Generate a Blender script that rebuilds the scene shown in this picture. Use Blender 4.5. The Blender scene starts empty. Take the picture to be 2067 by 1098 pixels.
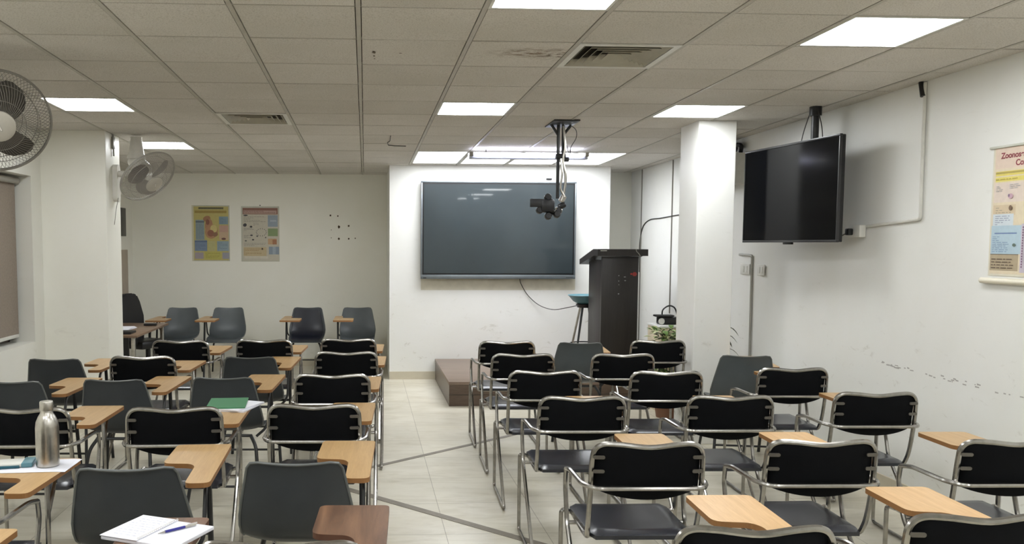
import bpy, bmesh, math, random
from mathutils import Vector, Matrix, Euler
random.seed(7)
R_ = math.radians
SC = bpy.context.scene
COL = SC.collection

# ------------------------------------------------------------------ camera, world, exposure
CAM_H = 1.7059
YAW, PIT, ROL = 0.050732, -0.0715027, 0.0029917
FPX, CXP, CYP = 1713.87, 823.79, 615.53
cd = bpy.data.cameras.new('camera'); cam = bpy.data.objects.new('camera', cd); COL.objects.link(cam)
cy_, sy_, cp_, sp_ = math.cos(YAW), math.sin(YAW), math.cos(PIT), math.sin(PIT)
F_ = Vector((sy_*cp_, cy_*cp_, sp_)); Rv = Vector((cy_, -sy_, 0)); Uv = Rv.cross(F_)
R2 = Rv*math.cos(ROL) + Uv*math.sin(ROL); U2 = -Rv*math.sin(ROL) + Uv*math.cos(ROL)
m = Matrix((R2, U2, -F_)).transposed().to_4x4(); m.translation = (0, 0, CAM_H)
cam.matrix_world = m
cd.sensor_fit = 'HORIZONTAL'; cd.sensor_width = 36.0; cd.lens = FPX/2067*36.0
cd.shift_x = (1033.5-CXP)/2067; cd.shift_y = (CYP-549)/2067
cd.clip_start = 0.05; cd.clip_end = 100
SC.camera = cam
SC.view_settings.view_transform = 'Standard'; SC.view_settings.look = 'None'
SC.view_settings.gamma = 1.0; SC.view_settings.use_curve_mapping = False
SC.view_settings.exposure = 0.14
try:
    SC.cycles.use_denoising = True
    SC.cycles.max_bounces = 8; SC.cycles.diffuse_bounces = 5; SC.cycles.glossy_bounces = 4
    SC.cycles.sample_clamp_indirect = 6.0
    SC.cycles.caustics_reflective = False; SC.cycles.caustics_refractive = False
except Exception: pass
w = bpy.data.worlds.new('world'); SC.world = w; w.use_nodes = True
w.node_tree.nodes['Background'].inputs[0].default_value = (0.75, 0.82, 0.95, 1)
w.node_tree.nodes['Background'].inputs[1].default_value = 0.5
LIGHT_E = 22.0

# ceiling geometry: the suspended ceiling drops slightly towards the far wall
ZC0, SL = 2.8564, -0.015765
GX, GY, T = -1.78833, 3.99228, 0.5856
def zc(y): return ZC0 + SL*y
TILT = math.atan(SL)

# ------------------------------------------------------------------ materials
def new_mat(name):
    m = bpy.data.materials.new(name); m.use_nodes = True
    return m, m.node_tree, m.node_tree.nodes['Principled BSDF']
def setp(b, **k):
    for n, v in k.items():
        n = {'rough':'Roughness','metal':'Metallic','coat':'Coat Weight','coatr':'Coat Roughness','spec':'Specular IOR Level','base':'Base Color','trans':'Transmission Weight','ior':'IOR','alpha':'Alpha'}.get(n, n)
        if n in b.inputs: b.inputs[n].default_value = v
def c4(c): return (c[0], c[1], c[2], 1)
def srgb(r, g, b):
    f = lambda v: (v/255/12.92) if v/255 <= .04045 else ((v/255+.055)/1.055)**2.4
    return (f(r), f(g), f(b))
def coords(nt, kind='Object', scale=(1,1,1)):
    tc = nt.nodes.new('ShaderNodeTexCoord'); mp = nt.nodes.new('ShaderNodeMapping')
    mp.inputs['Scale'].default_value = scale
    nt.links.new(tc.outputs[kind], mp.inputs[0]); return mp.outputs[0]
def noise(nt, vec, scale, detail=3, rough=.55, dist=0):
    n = nt.nodes.new('ShaderNodeTexNoise'); n.inputs['Scale'].default_value = scale
    n.inputs['Detail'].default_value = detail; n.inputs['Roughness'].default_value = rough
    n.inputs['Distortion'].default_value = dist
    if vec is not None: nt.links.new(vec, n.inputs['Vector'])
    return n.outputs[0]
def ramp(nt, fac, stops):
    r = nt.nodes.new('ShaderNodeValToRGB'); e = r.color_ramp.elements
    while len(e) < len(stops): e.new(.5)
    for i, (p, c) in enumerate(stops): e[i].position = p; e[i].color = c4(c)
    nt.links.new(fac, r.inputs[0]); return r.outputs[0]
def mix(nt, fac, a, b, mode='MIX'):
    n = nt.nodes.new('ShaderNodeMix'); n.data_type = 'RGBA'; n.blend_type = mode
    for s, v in ((n.inputs[0], fac), (n.inputs[6], a), (n.inputs[7], b)):
        if hasattr(v, 'links'): nt.links.new(v, s)
        elif isinstance(v, (int, float)): s.default_value = v
        else: s.default_value = c4(v)
    return n.outputs[2]
def bump(nt, b, h, strength=.2, dist=.002):
    n = nt.nodes.new('ShaderNodeBump'); n.inputs['Strength'].default_value = strength
    n.inputs['Distance'].default_value = dist
    nt.links.new(h, n.inputs['Height']); nt.links.new(n.outputs[0], b.inputs['Normal'])
def simple(name, col, rough=.5, var=.08, scale=8, bmp=0, kind='Object', **k):
    m, nt, b = new_mat(name)
    v = coords(nt, kind)
    f = noise(nt, v, scale, 4)
    lo = tuple(max(0, c*(1-var)) for c in col); hi = tuple(min(1, c*(1+var)) for c in col)
    nt.links.new(ramp(nt, f, [(.3, lo), (.7, hi)]), b.inputs['Base Color'])
    setp(b, rough=rough, **k)
    if bmp: bump(nt, b, noise(nt, v, scale*25, 2), bmp)
    return m
def plaster(name, col, dirty=.5):
    m, nt, b = new_mat(name); v = coords(nt)
    base = mix(nt, ramp(nt, noise(nt, v, 1.1, 5, .6, .4), [(.35, (0,0,0)), (.75, (1,1,1))]), col, tuple(c*k for c, k in zip(col, (.95,.945,.915))))
    # scuffs and dirt, mostly in the lower metre where people touch the wall
    sep = nt.nodes.new('ShaderNodeSeparateXYZ'); nt.links.new(v, sep.inputs[0])
    mr = nt.nodes.new('ShaderNodeMapRange'); mr.inputs[1].default_value = 1.3; mr.inputs[2].default_value = .2
    mr.inputs[3].default_value = 0.12; mr.inputs[4].default_value = 1
    nt.links.new(sep.outputs[2], mr.inputs[0])
    sc = ramp(nt, noise(nt, coords(nt, scale=(1,1,2.2)), 5.5, 8, .72, .9), [(.60, (0,0,0)), (.74, (1,1,1))])
    mm = nt.nodes.new('ShaderNodeMath'); mm.operation = 'MULTIPLY'
    nt.links.new(mr.outputs[0], mm.inputs[0]); nt.links.new(sc, mm.inputs[1])
    m2 = nt.nodes.new('ShaderNodeMath'); m2.operation = 'MULTIPLY'; m2.inputs[1].default_value = dirty
    nt.links.new(mm.outputs[0], m2.inputs[0])
    base = mix(nt, m2.outputs[0], base, srgb(150,140,118))
    nt.links.new(base, b.inputs['Base Color'])
    setp(b, rough=.42, spec=.35)
    bump(nt, b, noise(nt, v, 14, 4), .12, .004)
    return m
WALL = srgb(226, 225, 218)
M_wall = plaster('wall_paint', WALL, .55)
M_wall_w = plaster('wall_paint_white', srgb(231, 231, 228), .85)
M_wall_y = plaster('wall_paint_cream', srgb(240, 239, 231), .3)
# ceiling tile
def tile_mat():
    m, nt, b = new_mat('mineral_ceiling_tile'); v = coords(nt)
    g = nt.nodes.new('ShaderNodeNewGeometry')
    base = ramp(nt, g.outputs['Random Per Island'], [(0, srgb(209,205,199)), (1, srgb(221,217,212))])
    sp = ramp(nt, noise(nt, v, 150, 2, .7), [(.34, (.62,.60,.57)), (.5, (1,1,1))])
    base = mix(nt, .75, base, sp, 'MULTIPLY')
    bl = ramp(nt, noise(nt, v, 1.3, 3), [(.35, (.90,.90,.88)), (.7, (1,1,1))])
    base = mix(nt, 1.0, base, bl, 'MULTIPLY')
    # brown water stain that seeped through one tile beside the large vent
    for (px, py, sx_, sy_, c, lo, hi) in ((.95, 4.82, 3.2, 6.5, srgb(112,88,62), .44, .60), (1.08, 4.86, 7, 6, srgb(96,84,70), .52, .60), (-1.62, 3.70, 4.5, 14, srgb(112,104,92), .42, .60)):
        mp = nt.nodes.new('ShaderNodeMapping'); mp.inputs['Location'].default_value = (-px*sx_, -py*sy_, 0); mp.inputs['Scale'].default_value = (sx_, sy_, 0)
        nt.links.new(v, mp.inputs[0])
        ln = nt.nodes.new('ShaderNodeVectorMath'); ln.operation = 'LENGTH'; nt.links.new(mp.outputs[0], ln.inputs[0])
        near = ramp(nt, ln.outputs['Value'], [(.15, (1,1,1)), (.95, (0,0,0))])
        nz = ramp(nt, noise(nt, coords(nt, scale=(6,14,6)), 2.2, 5, .65, .6), [(lo, (0,0,0)), (hi, (1,1,1))])
        f = mix(nt, 1.0, near, nz, 'MULTIPLY')
        base = mix(nt, f, base, c)
    nt.links.new(base, b.inputs['Base Color']); setp(b, rough=.9, spec=.2)
    return m
M_tile = tile_mat()
M_tee = simple('tee_bar', srgb(176,172,162), .45)
M_gap = simple('ceiling_gap', srgb(60,54,46), .9)
M_stain = simple('ceiling_stain', srgb(120,98,72), .9, .3, 30)
M_dark_hole = simple('dark_hole', srgb(42,38,32), .9)
def emit(name, col, e):
    m, nt, b = new_mat(name)
    b.inputs['Base Color'].default_value = c4((.9,.9,.9))
    b.inputs['Emission Color'].default_value = c4(col); b.inputs['Emission Strength'].default_value = e
    return m
M_led = emit('led_diffuser', (.955, .985, 1.0), LIGHT_E)
M_tubelight = emit('tube_lamp', (.78, .80, 1.0), 14)
M_led_soft = emit('led_diffuser_soft', (.93, .96, 1.0), 10.5)
M_whitep = simple('white_plastic', srgb(214,213,206), .35)
M_greyp = simple('grey_plastic', srgb(150,147,138), .4)
def floor_mat():
    m, nt, b = new_mat('vitrified_floor_tiles'); v = coords(nt)
    mp = nt.nodes.new('ShaderNodeMapping'); mp.inputs['Location'].default_value = (-.475, -.08, 0)
    nt.links.new(v, mp.inputs[0])
    br = nt.nodes.new('ShaderNodeTexBrick'); br.offset = 0; br.squash = 1
    br.inputs['Scale'].default_value = 1; br.inputs['Brick Width'].default_value = .6; br.inputs['Row Height'].default_value = .6
    br.inputs['Mortar Size'].default_value = .0022; br.inputs['Mortar Smooth'].default_value = .1; br.inputs['Bias'].default_value = 0
    br.inputs['Color1'].default_value = c4(srgb(222,217,202)); br.inputs['Color2'].default_value = c4(srgb(214,209,194))
    br.inputs['Mortar'].default_value = c4(srgb(162,155,138))
    nt.links.new(mp.outputs[0], br.inputs['Vector'])
    st = ramp(nt, noise(nt, coords(nt, scale=(.8, 3.2, 1)), 2.6, 7, .62, 1.2), [(.32, (.80,.78,.72)), (.55, (1,1,1)), (.72, (.93,.92,.88))])
    base = mix(nt, .8, br.outputs[0], st, 'MULTIPLY')
    gr = ramp(nt, noise(nt, v, 1.2, 6, .65), [(.4, (.86,.84,.79)), (.62, (1,1,1))])
    base = mix(nt, .8, base, gr, 'MULTIPLY')
    nt.links.new(base, b.inputs['Base Color']); setp(b, rough=.3, spec=.45)
    rr = nt.nodes.new('ShaderNodeMapRange'); rr.inputs[3].default_value = .2; rr.inputs[4].default_value = .48
    nt.links.new(noise(nt, v, 3, 5), rr.inputs[0]); nt.links.new(rr.outputs[0], b.inputs['Roughness'])
    return m
M_floor = floor_mat()
M_skirt = simple('skirting_tile', srgb(196,188,168), .35, .07, 5)
M_strip = simple('floor_strip', srgb(128,120,108), .55, .15, 12)
def wood(name, a, bcol, scale=1, rough=.35, axis=(1, 14, 14), dirty=0):
    m, nt, b = new_mat(name); v = coords(nt, scale=tuple(s*scale for s in axis))
    f = noise(nt, v, 2.2, 6, .65, .6)
    col = ramp(nt, f, [(.25, a), (.75, bcol)])
    fine = ramp(nt, noise(nt, coords(nt, scale=tuple(s*scale*4 for s in axis)), 3, 3), [(.3, (.86,.84,.8)), (.7, (1,1,1))])
    nt.links.new(mix(nt, .7, col, fine, 'MULTIPLY'), b.inputs['Base Color']); setp(b, rough=rough, spec=.4)
    return m
M_tan = wood('beech_laminate', srgb(197,164,117), srgb(176,141,97), axis=(16,1.2,16))
M_tan2 = wood('pale_beech_laminate', srgb(224,188,142), srgb(200,160,112), axis=(16,1.2,16))
M_brown = wood('red_brown_laminate', srgb(136,102,78), srgb(78,54,41), axis=(9,.8,9))
M_edge = simple('tablet_edge', srgb(140,98,56), .5)
M_edge_b = simple('dark_tablet_edge', srgb(92,60,44), .5)
M_platform = wood('platform_laminate', srgb(140,122,108), srgb(112,96,84), axis=(1,8,8))
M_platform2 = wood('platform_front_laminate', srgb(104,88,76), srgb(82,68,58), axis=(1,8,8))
M_wenge = wood('dark_wenge_laminate', srgb(50,46,44), srgb(37,34,33), axis=(22,22,1.2), rough=.42)
M_desk = wood('desk_laminate', srgb(136,112,92), srgb(108,86,70), axis=(1,12,12))
M_vinyl = simple('black_vinyl', srgb(24,24,27), .42, .2, 6, .1)
M_vback = simple('black_fabric_back', srgb(8,9,12), .75, .2, 20, spec=.12)
M_vseat = simple('seat_vinyl', srgb(38,40,47), .26, .2, 6, .12)
def chrome_mat(name, col, rough):
    m, nt, b = new_mat(name); v = coords(nt)
    f = noise(nt, v, 22, 4)
    nt.links.new(ramp(nt, f, [(.3, tuple(c*.72 for c in col)), (.6, col)]), b.inputs['Base Color'])
    setp(b, metal=1.0, rough=rough); return m
M_chrome = chrome_mat('worn_chrome', srgb(168,165,160), .24)
M_clip = simple('dull_clip_metal', srgb(104,100,94), .4, metal=.6)
M_steel = chrome_mat('brushed_steel', srgb(200,196,188), .28)
M_shell = simple('charcoal_plastic', srgb(50,54,58), .42, .2, 3, .08, spec=.4)
M_shell_l = simple('grey_shell_plastic', srgb(78,84,87), .38, .10, 5, .08)
M_rim = simple('shell_rim', srgb(92,95,94), .35)
M_navy = simple('navy_vinyl', srgb(26,29,40), .38, .15)
M_blackm = simple('black_metal', srgb(26,26,27), .38)
M_blackp = simple('black_plastic', srgb(18,18,20), .35)
M_cable = simple('black_cable', srgb(34,32,30), .5)
M_gcable = simple('grey_cable', srgb(120,116,108), .5)
M_silver = simple('silver_bezel', srgb(120,126,130), .35, metal=.6)
def screen_mat(name, col, rough, spec=.4, coat=.35):
    m, nt, b = new_mat(name); b.inputs['Base Color'].default_value = c4(col)
    v = coords(nt); f = noise(nt, v, 2, 3)
    nt.links.new(ramp(nt, f, [(.3, tuple(c*.9 for c in col)), (.7, tuple(c*1.1 for c in col))]), b.inputs['Base Color'])
    setp(b, rough=rough, spec=spec, coat=coat, coatr=.03); return m
M_screen = screen_mat('matte_touch_screen', srgb(44,52,55), .45, .3, .75)
M_tv = screen_mat('dark_tv_screen', srgb(8,9,12), .12, .14, 0)
M_paper = simple('white_paper', srgb(226,226,234), .7, .02)
M_ink = simple('blue_ink', srgb(120,124,160), .7)
M_green = simple('green_cover', srgb(64,124,84), .6, .05)
M_teal = simple('teal_plastic', srgb(84,126,136), .4)
M_teald = simple('dark_teal', srgb(24,78,92), .4)
M_cream = simple('cream_laminate', srgb(216,204,178), .5)
M_blind = simple('roller_blind_fabric', srgb(140,128,116), .9, .1, 60, .3)
M_leaf = simple('leaf', srgb(104,136,66), .5, .35, 20)
M_leafd = simple('dark_leaf', srgb(52,62,38), .5, .3, 20)
M_leafl = simple('variegated_leaf', srgb(178,186,132), .5, .25, 20)
M_pot = simple('clay_pot', srgb(120,84,62), .7)
M_red = simple('red_mark', srgb(150,48,44), .6)
M_greym = simple('grey_mark', srgb(150,150,150), .6)
M_tape = simple('clear_tape', srgb(190,190,176), .3)
M_glass, nt, b = new_mat('window_glass'); setp(b, rough=.05, trans=1.0, ior=1.45, base=(.9,.95,.95,1))
M_fangr = simple('fan_grille_wire', srgb(120,116,108), .4)
M_fanbl = simple('fan_blade', srgb(96,92,86), .45)
M_fanw = simple('fan_white', srgb(214,211,203), .4)
M_hub = simple('fan_hub', srgb(176,171,160), .45)
M_fangr2 = simple('pale_grille_wire', srgb(164,160,152), .4)
M_fanbl2 = simple('pale_fan_blade', srgb(150,144,138), .45)

# ------------------------------------------------------------------ mesh helpers
def B(): return bmesh.new()
def obj(name, bm, mats, parent=None, smooth=True, loc=None, auto=35):
    bmesh.ops.recalc_face_normals(bm, faces=bm.faces[:])
    me = bpy.data.meshes.new(name); bm.to_mesh(me); bm.free()
    for m in (mats if isinstance(mats, (list, tuple)) else [mats]): me.materials.append(m)
    if smooth:
        me.shade_smooth()
        try: me.set_sharp_from_angle(angle=R_(auto))
        except Exception: pass
    o = bpy.data.objects.new(name, me); COL.objects.link(o)
    if loc: o.location = loc
    if parent: o.parent = parent
    return o
def thing(name, label, cat, loc=(0,0,0), rotz=0, group=None):
    o = bpy.data.objects.new(name, None); COL.objects.link(o); o.empty_display_size = .05
    o.location = loc; o.rotation_euler = (0,0,rotz); o['label'] = label; o['category'] = cat
    if group: o['group'] = group
    return o
def tag(o, label, cat, group=None):
    o['label'] = label; o['category'] = cat
    if group: o['group'] = group
    return o
def struct(o): o['kind'] = 'structure'; return o
def box(bm, x0, x1, y0, y1, z0, z1, bev=0, mi=0, mat=None):
    r = bmesh.ops.create_cube(bm, size=1)
    vs = r['verts']
    for v in vs: v.co = Vector(((x0+x1)/2+v.co.x*(x1-x0), (y0+y1)/2+v.co.y*(y1-y0), (z0+z1)/2+v.co.z*(z1-z0)))
    fs = list({f for v in vs for f in v.link_faces})
    for f in fs: f.material_index = mi
    if bev:
        es = list({e for v in vs for e in v.link_edges})
        g = bmesh.ops.bevel(bm, geom=es, offset=bev, segments=2, affect='EDGES', profile=.5)
        vs = list({v for f in g['faces'] for v in f.verts} | {v for v in vs if v.is_valid})
        for f in g['faces']: f.material_index = mi
    if mat is not None:
        for v in vs: v.co = mat @ v.co
    return vs
def catmull(P, n=6, closed=False):
    P = [Vector(p) for p in P]; out = []; N = len(P)
    rng = range(N if closed else N-1)
    for i in rng:
        p1, p2 = P[i], P[(i+1) % N]
        p0 = P[(i-1) % N] if (closed or i > 0) else p1*2-p2
        p3 = P[(i+2) % N] if (closed or i+2 < N) else p2*2-p1
        for k in range(n):
            t = k/n
            out.append(.5*((2*p1)+(-p0+p2)*t+(2*p0-5*p1+4*p2-p3)*t*t+(-p0+3*p1-3*p2+p3)*t**3))
    if not closed: out.append(P[-1])
    return out
def fillet(P, r=.03, n=5):
    P = [Vector(p) for p in P]; out = [P[0]]
    for i in range(1, len(P)-1):
        a, b, c = P[i-1], P[i], P[i+1]
        d1, d2 = (a-b), (c-b); rr = min(r, d1.length*.48, d2.length*.48)
        s, e = b+d1.normalized()*rr, b+d2.normalized()*rr
        for k in range(n+1):
            t = k/n; out.append(s*(1-t)**2 + b*2*t*(1-t) + e*t*t)
    out.append(P[-1]); return out
def tube(bm, pts, r, seg=8, mi=0, closed=False, cap=True, flat=1.0):
    pts = [Vector(p) for p in pts]
    q = [pts[0]]
    for p in pts[1:]:
        if (p-q[-1]).length > 1e-5: q.append(p)
    pts = q; n = len(pts)
    if n < 2: return
    t0 = (pts[1]-pts[0]).normalized()
    up = Vector((0,0,1)) if abs(t0.z) < .9 else Vector((1,0,0))
    u = t0.cross(up).normalized(); rings = []; prev = t0
    for i, p in enumerate(pts):
        if closed: t = (pts[(i+1) % n]-pts[i-1]).normalized()
        elif i == 0: t = t0
        elif i == n-1: t = (pts[-1]-pts[-2]).normalized()
        else: t = ((pts[i+1]-p).normalized()+(p-pts[i-1]).normalized()).normalized()
        u = (u - t*u.dot(t)).normalized(); v = t.cross(u)
        rr = r[i] if isinstance(r, (list, tuple)) else r
        rings.append([bm.verts.new(p+(u*math.cos(2*math.pi*k/seg)+v*flat*math.sin(2*math.pi*k/seg))*rr) for k in range(seg)])
    for i in range(n if closed else n-1):
        a, b = rings[i], rings[(i+1) % n]
        for k in range(seg):
            f = bm.faces.new((a[k], a[(k+1) % seg], b[(k+1) % seg], b[k])); f.material_index = mi
    if cap and not closed:
        for rg in (rings[0][::-1], rings[-1]):
            f = bm.faces.new(rg); f.material_index = mi
def lathe(bm, prof, seg=24, mi=0, M=None):
    rings = []
    for (r, z) in prof:
        if r < 1e-6: rings.append([bm.verts.new((0,0,z))])
        else: rings.append([bm.verts.new((r*math.cos(2*math.pi*k/seg), r*math.sin(2*math.pi*k/seg), z)) for k in range(seg)])
    for a, b in zip(rings, rings[1:]):
        for k in range(seg):
            k2 = (k+1) % seg
            vs = [a[k % len(a)], a[k2 % len(a)], b[k2 % len(b)], b[k % len(b)]]
            u = []
            for x in vs:
                if x not in u: u.append(x)
            if len(u) >= 3:
                f = bm.faces.new(u); f.material_index = mi
    if M is not None:
        for rg in rings:
            for v in rg: v.co = M @ v.co
def prism(bm, outline, z0, z1, mi=0, side=None, M=None, bev=0):
    a = [bm.verts.new((x, y, z0)) for x, y in outline]; b = [bm.verts.new((x, y, z1)) for x, y in outline]
    f1 = bm.faces.new(a[::-1]); f2 = bm.faces.new(b); f1.material_index = f2.material_index = mi
    n = len(a)
    for i in range(n):
        f = bm.faces.new((a[i], a[(i+1) % n], b[(i+1) % n], b[i])); f.material_index = mi if side is None else side
    if M is not None:
        for v in a+b: v.co = M @ v.co
def quad(bm, p, mi=0):
    f = bm.faces.new([bm.verts.new(q) for q in p]); f.material_index = mi
def frame_from(n, o, upv=(0,0,1)):
    n = Vector(n).normalized(); u = Vector(upv).cross(n).normalized(); v = n.cross(u)
    M = Matrix((u, v, n)).transposed().to_4x4(); M.translation = o; return M
def rrect(x0, x1, y0, y1, r, n=5):
    o = []
    for cx, cy, a0 in ((x1-r, y1-r, 0), (x0+r, y1-r, 90), (x0+r, y0+r, 180), (x1-r, y0+r, 270)):
        for k in range(n+1):
            a = R_(a0+90*k/n); o.append((cx+r*math.cos(a), cy+r*math.sin(a)))
    return o
def dup(root, loc, rotz, label):
    r = root.copy(); COL.objects.link(r); r.location = loc; r.rotation_euler = (0,0,rotz); r['label'] = label
    for ch in list(root.children):
        c = ch.copy(); COL.objects.link(c); c.parent = r
        for g in ch.children:
            d = g.copy(); COL.objects.link(d); d.parent = c
    return r

# ------------------------------------------------------------------ room shell
LX, LX2, RX = -2.95, -3.2, 3.683
YB, YF = -4.0, 11.9          # wall behind the camera, alcove wall
SWY, SX0, SX1 = 10.64, .305, 3.09
def rwx(y): return RX - .0085*y
bm = B(); box(bm, -3.6, 4.0, YB-.2, 12.2, -.1, 0); struct(obj('floor', bm, M_floor, smooth=False))
ang_r = math.atan(-.0085)
bm = B(); quad_pts = [(rwx(YB), YB), (rwx(12.1), 12.1), (rwx(12.1)+.2, 12.1), (rwx(YB)+.2, YB)]
prism(bm, quad_pts, 0, 2.99); wall_right = struct(obj('wall_right', bm, M_wall_w, smooth=False))
bm = B(); box(bm, -3.4, RX+.3, YB-.2, YB, 0, 2.99); struct(obj('wall_back', bm, M_wall, smooth=False))
bm = B(); box(bm, -3.4, SX0+.1, YF, YF+.2, 0, 2.99); wall_alcove = struct(obj('wall_alcove', bm, M_wall_y, smooth=False))
bm = B(); box(bm, SX0, SX1, SWY, YF, 0, 2.99); struct(obj('wall_front', bm, M_wall_w, smooth=False))
bm = B(); box(bm, SX1-.001, rwx(11.35), 11.35, 11.6, 0, 2.99); struct(obj('wall_recess', bm, M_wall_y, smooth=False))
# left wall with a window opening y 5.30..7.72, z .825..2.297
WY0, WY1, WZ0, WZ1 = 5.30, 7.72, .825, 2.297
bm = B()
for (a, b_, z0, z1) in ((YB, WY0, 0, 2.99), (WY1, 7.96, 0, 2.99), (WY0, WY1, 0, WZ0), (WY0, WY1, WZ1, 2.99)):
    box(bm, -3.3, LX, a, b_, z0, z1)
struct(obj('wall_left', bm, M_wall, smooth=False))
bm = B(); box(bm, -3.4, LX2, 7.96, YF, 0, 2.99); struct(obj('wall_left_alcove', bm, M_wall_y, smooth=False))
def column(x0, x1, y0, y1, label, mat):
    bm = B(); box(bm, x0, x1, y0, y1, 0, zc((y0+y1)/2)+.02, .006)
    o = obj('pillar', bm, mat, smooth=False); o['label'] = label; o['kind'] = 'structure'; return o
for i, a in enumerate([(-3.0, -2.365, 7.955, 8.4, M_wall_y), (-3.0, -2.365, 4.55, 5.0, M_wall_y), (2.787, 3.11, 7.05, 7.46, M_wall_w)]):
    bm = B(); box(bm, a[0], a[1], a[2], a[3], 0, zc(a[3])+.01, .006)
    o = struct(obj('trim_%d' % (i+1), bm, a[4], smooth=False))
    bm = B(); box(bm, a[0]-.006, a[1]+.006, a[2]-.006, a[3]+.006, 0, .09); 
# shallow corner trims where the pillar bead shows
# ceiling: tiles as islands, tee bars, openings for lights and vents
LIGHTS = {}   # (col,row) -> kind
def cell(i, j): return (GX+T*i, GX+T*(i+1), GY+T*j, GY+T*(j+1))
light_cells = [(7,0),(4,-1),(4,4),(7,4),(-1,4),(-1,8),(-1,-1),(1,-4),(4,-5),(7,-4),(-1,-4),(4,-9),(7,-8),(1,-9)]  # panels outside the view are unseen, added to help light the room
vent_cells = [(5,1),(1,5)]
long_cells = [(4,9),(5,9),(6,9),(7,9)]
holes = set(light_cells) | set(vent_cells) | set(long_cells) | {(i, 10) for i, j in long_cells}
bm = B()
x_lo, x_hi, y_lo, y_hi = -3.3, 3.75, YB, 12.0
for i in range(-4, 11):
    for j in range(-15, 15):
        x0, x1, y0, y1 = cell(i, j)
        x0 = max(x0, x_lo); x1 = min(x1, x_hi); y0 = max(y0, y_lo); y1 = min(y1, y_hi)
        if x1-x0 < .02 or y1-y0 < .02 or (i, j) in holes: continue
        g = .016; h = .0085; sag = random.uniform(0, .0025)
        box(bm, x0+g, x1-g, y0+h, y1-h, -sag, .02, 0, 0)
        for v in bm.verts[-8:]: pass
for v in bm.verts: v.co.z += zc(v.co.y)
nv = len(bm.verts)
bm.verts.ensure_lookup_table()
def slab(x0, x1, y0, y1, z0, z1, mi):
    for v in box(bm, x0, x1, y0, y1, z0, z1, 0, mi): v.co.z += zc(v.co.y)
for i in range(-3, 11):
    x = GX+T*i
    if x_lo < x < x_hi: slab(x-.0115, x+.0115, y_lo, y_hi, -.004, .012, 1)
for j in range(-14, 15):
    y = GY+T*j
    if j == 10:
        slab(x_lo, GX+T*4, y-.0035, y+.0035, -.001, .012, 1); slab(GX+T*8, x_hi, y-.0035, y+.0035, -.001, .012, 1)
    elif y_lo < y < y_hi: slab(x_lo, x_hi, y-.0035, y+.0035, -.001, .012, 1)
slab(x_lo, x_hi, y_lo, y_hi, .03, .05, 2)
ceil = struct(obj('ceiling', bm, [M_tile, M_tee, M_gap], smooth=False))
# water marks and small holes of the tiles
def blot(bm, x, y, rx, ry, n=14, mi=0):
    pts = []
    for k in range(n):
        a = 2*math.pi*k/n; r = random.uniform(.6, 1.1)
        px, py = x+rx*r*math.cos(a), y+ry*r*math.sin(a); pts.append((px, py, zc(py)-.0035))
    quad(bm, pts, mi)
bm = B()
bm = B()
for k in range(0): blot(bm, 1.02+random.uniform(-.04,.12), 4.85+random.uniform(-.13,.15), .006, .008, 6)
for (x, y, rx, ry) in ((.05,4.85,.012,.03),(.052,4.93,.006,.02),(.055,5.0,.008,.01),(.075,5.06,.004,.004),(.2,4.86,.012,.008)): blot(bm, x, y, rx, ry)
obj('ceiling_mark', bm, simple('grey_brown_mark', srgb(96,84,70), .9), ceil, smooth=False)

# skirting
def skirt(name, pts, side):
    bm = B()
    for (xa, ya), (xb, yb) in zip(pts, pts[1:]):
        d = Vector((xb-xa, yb-ya, 0)); n = Vector((-d.y, d.x, 0)).normalized()*side*.012
        v = [(xa,ya,0),(xb,yb,0),(xb+n.x,yb+n.y,0),(xa+n.x,ya+n.y,0)]
        prism(bm, [(p[0], p[1]) for p in v], 0.0, .1)
    struct(obj(name, bm, M_skirt, smooth=False))
skirt('baseboard_right', [(rwx(YB+.02), YB+.02), (rwx(11.3), 11.3)], 1)
skirt('baseboard_front', [(SX0, SWY), (SX1, SWY)], -1)
skirt('baseboard_alcove', [(-3.19, YF), (SX0-.02, YF)], -1)
skirt('baseboard_left', [(LX, YB+.02), (LX, 4.53)], -1)
skirt('baseboard_window', [(LX, 5.02), (LX, 7.94)], -1)
# inlaid metal strips in the floor
bm = B()
for a, b_, wd in (((-.35,6.07),(1.9,7.94),.045), ((-.6,6.31),(1.35,4.33),.06)):
    a, b_ = Vector(a), Vector(b_); n = Vector((-(b_-a).y, (b_-a).x)).normalized()*wd/2
    prism(bm, [tuple(a+n), tuple(a-n), tuple(b_-n), tuple(b_+n)], 0, .003)
struct(obj('trim_8', bm, M_strip, smooth=False))

# window: frame, glass, sill; blind is a thing of its own
bm = B()
fx0, fx1 = -3.22, -3.17
box(bm, fx0, fx1, WY0, WY0+.05, WZ0, WZ1, .004); box(bm, fx0, fx1, WY1-.05, WY1, WZ0, WZ1, .004)
box(bm, fx0, fx1, WY0, WY1, WZ0, WZ0+.05, .004); box(bm, fx0, fx1, WY0, WY1, WZ1-.05, WZ1, .004)
box(bm, fx0, fx1, (WY0+WY1)/2-.03, (WY0+WY1)/2+.03, WZ0, WZ1, .004)
wf = struct(obj('window_1', bm, simple('aluminium_frame', srgb(90,80,72), .4), smooth=False))
bm = B(); box(bm, -3.2, -3.194, WY0+.03, WY1-.03, WZ0+.03, WZ1-.03); obj('pane', bm, M_glass, wf, smooth=False)
bl = thing('roller_blind', 'grey-brown fabric roller blind pulled down over the left window', 'blind', (-3.08, 6.5, WZ0))
bl_ = lambda n, bm, m: obj(n, bm, m, bl, loc=(3.08, -6.5, -WZ0))
bm = B(); n = 24; ys = [5.36+(7.68-5.36)*k/n for k in range(n+1)]
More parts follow.
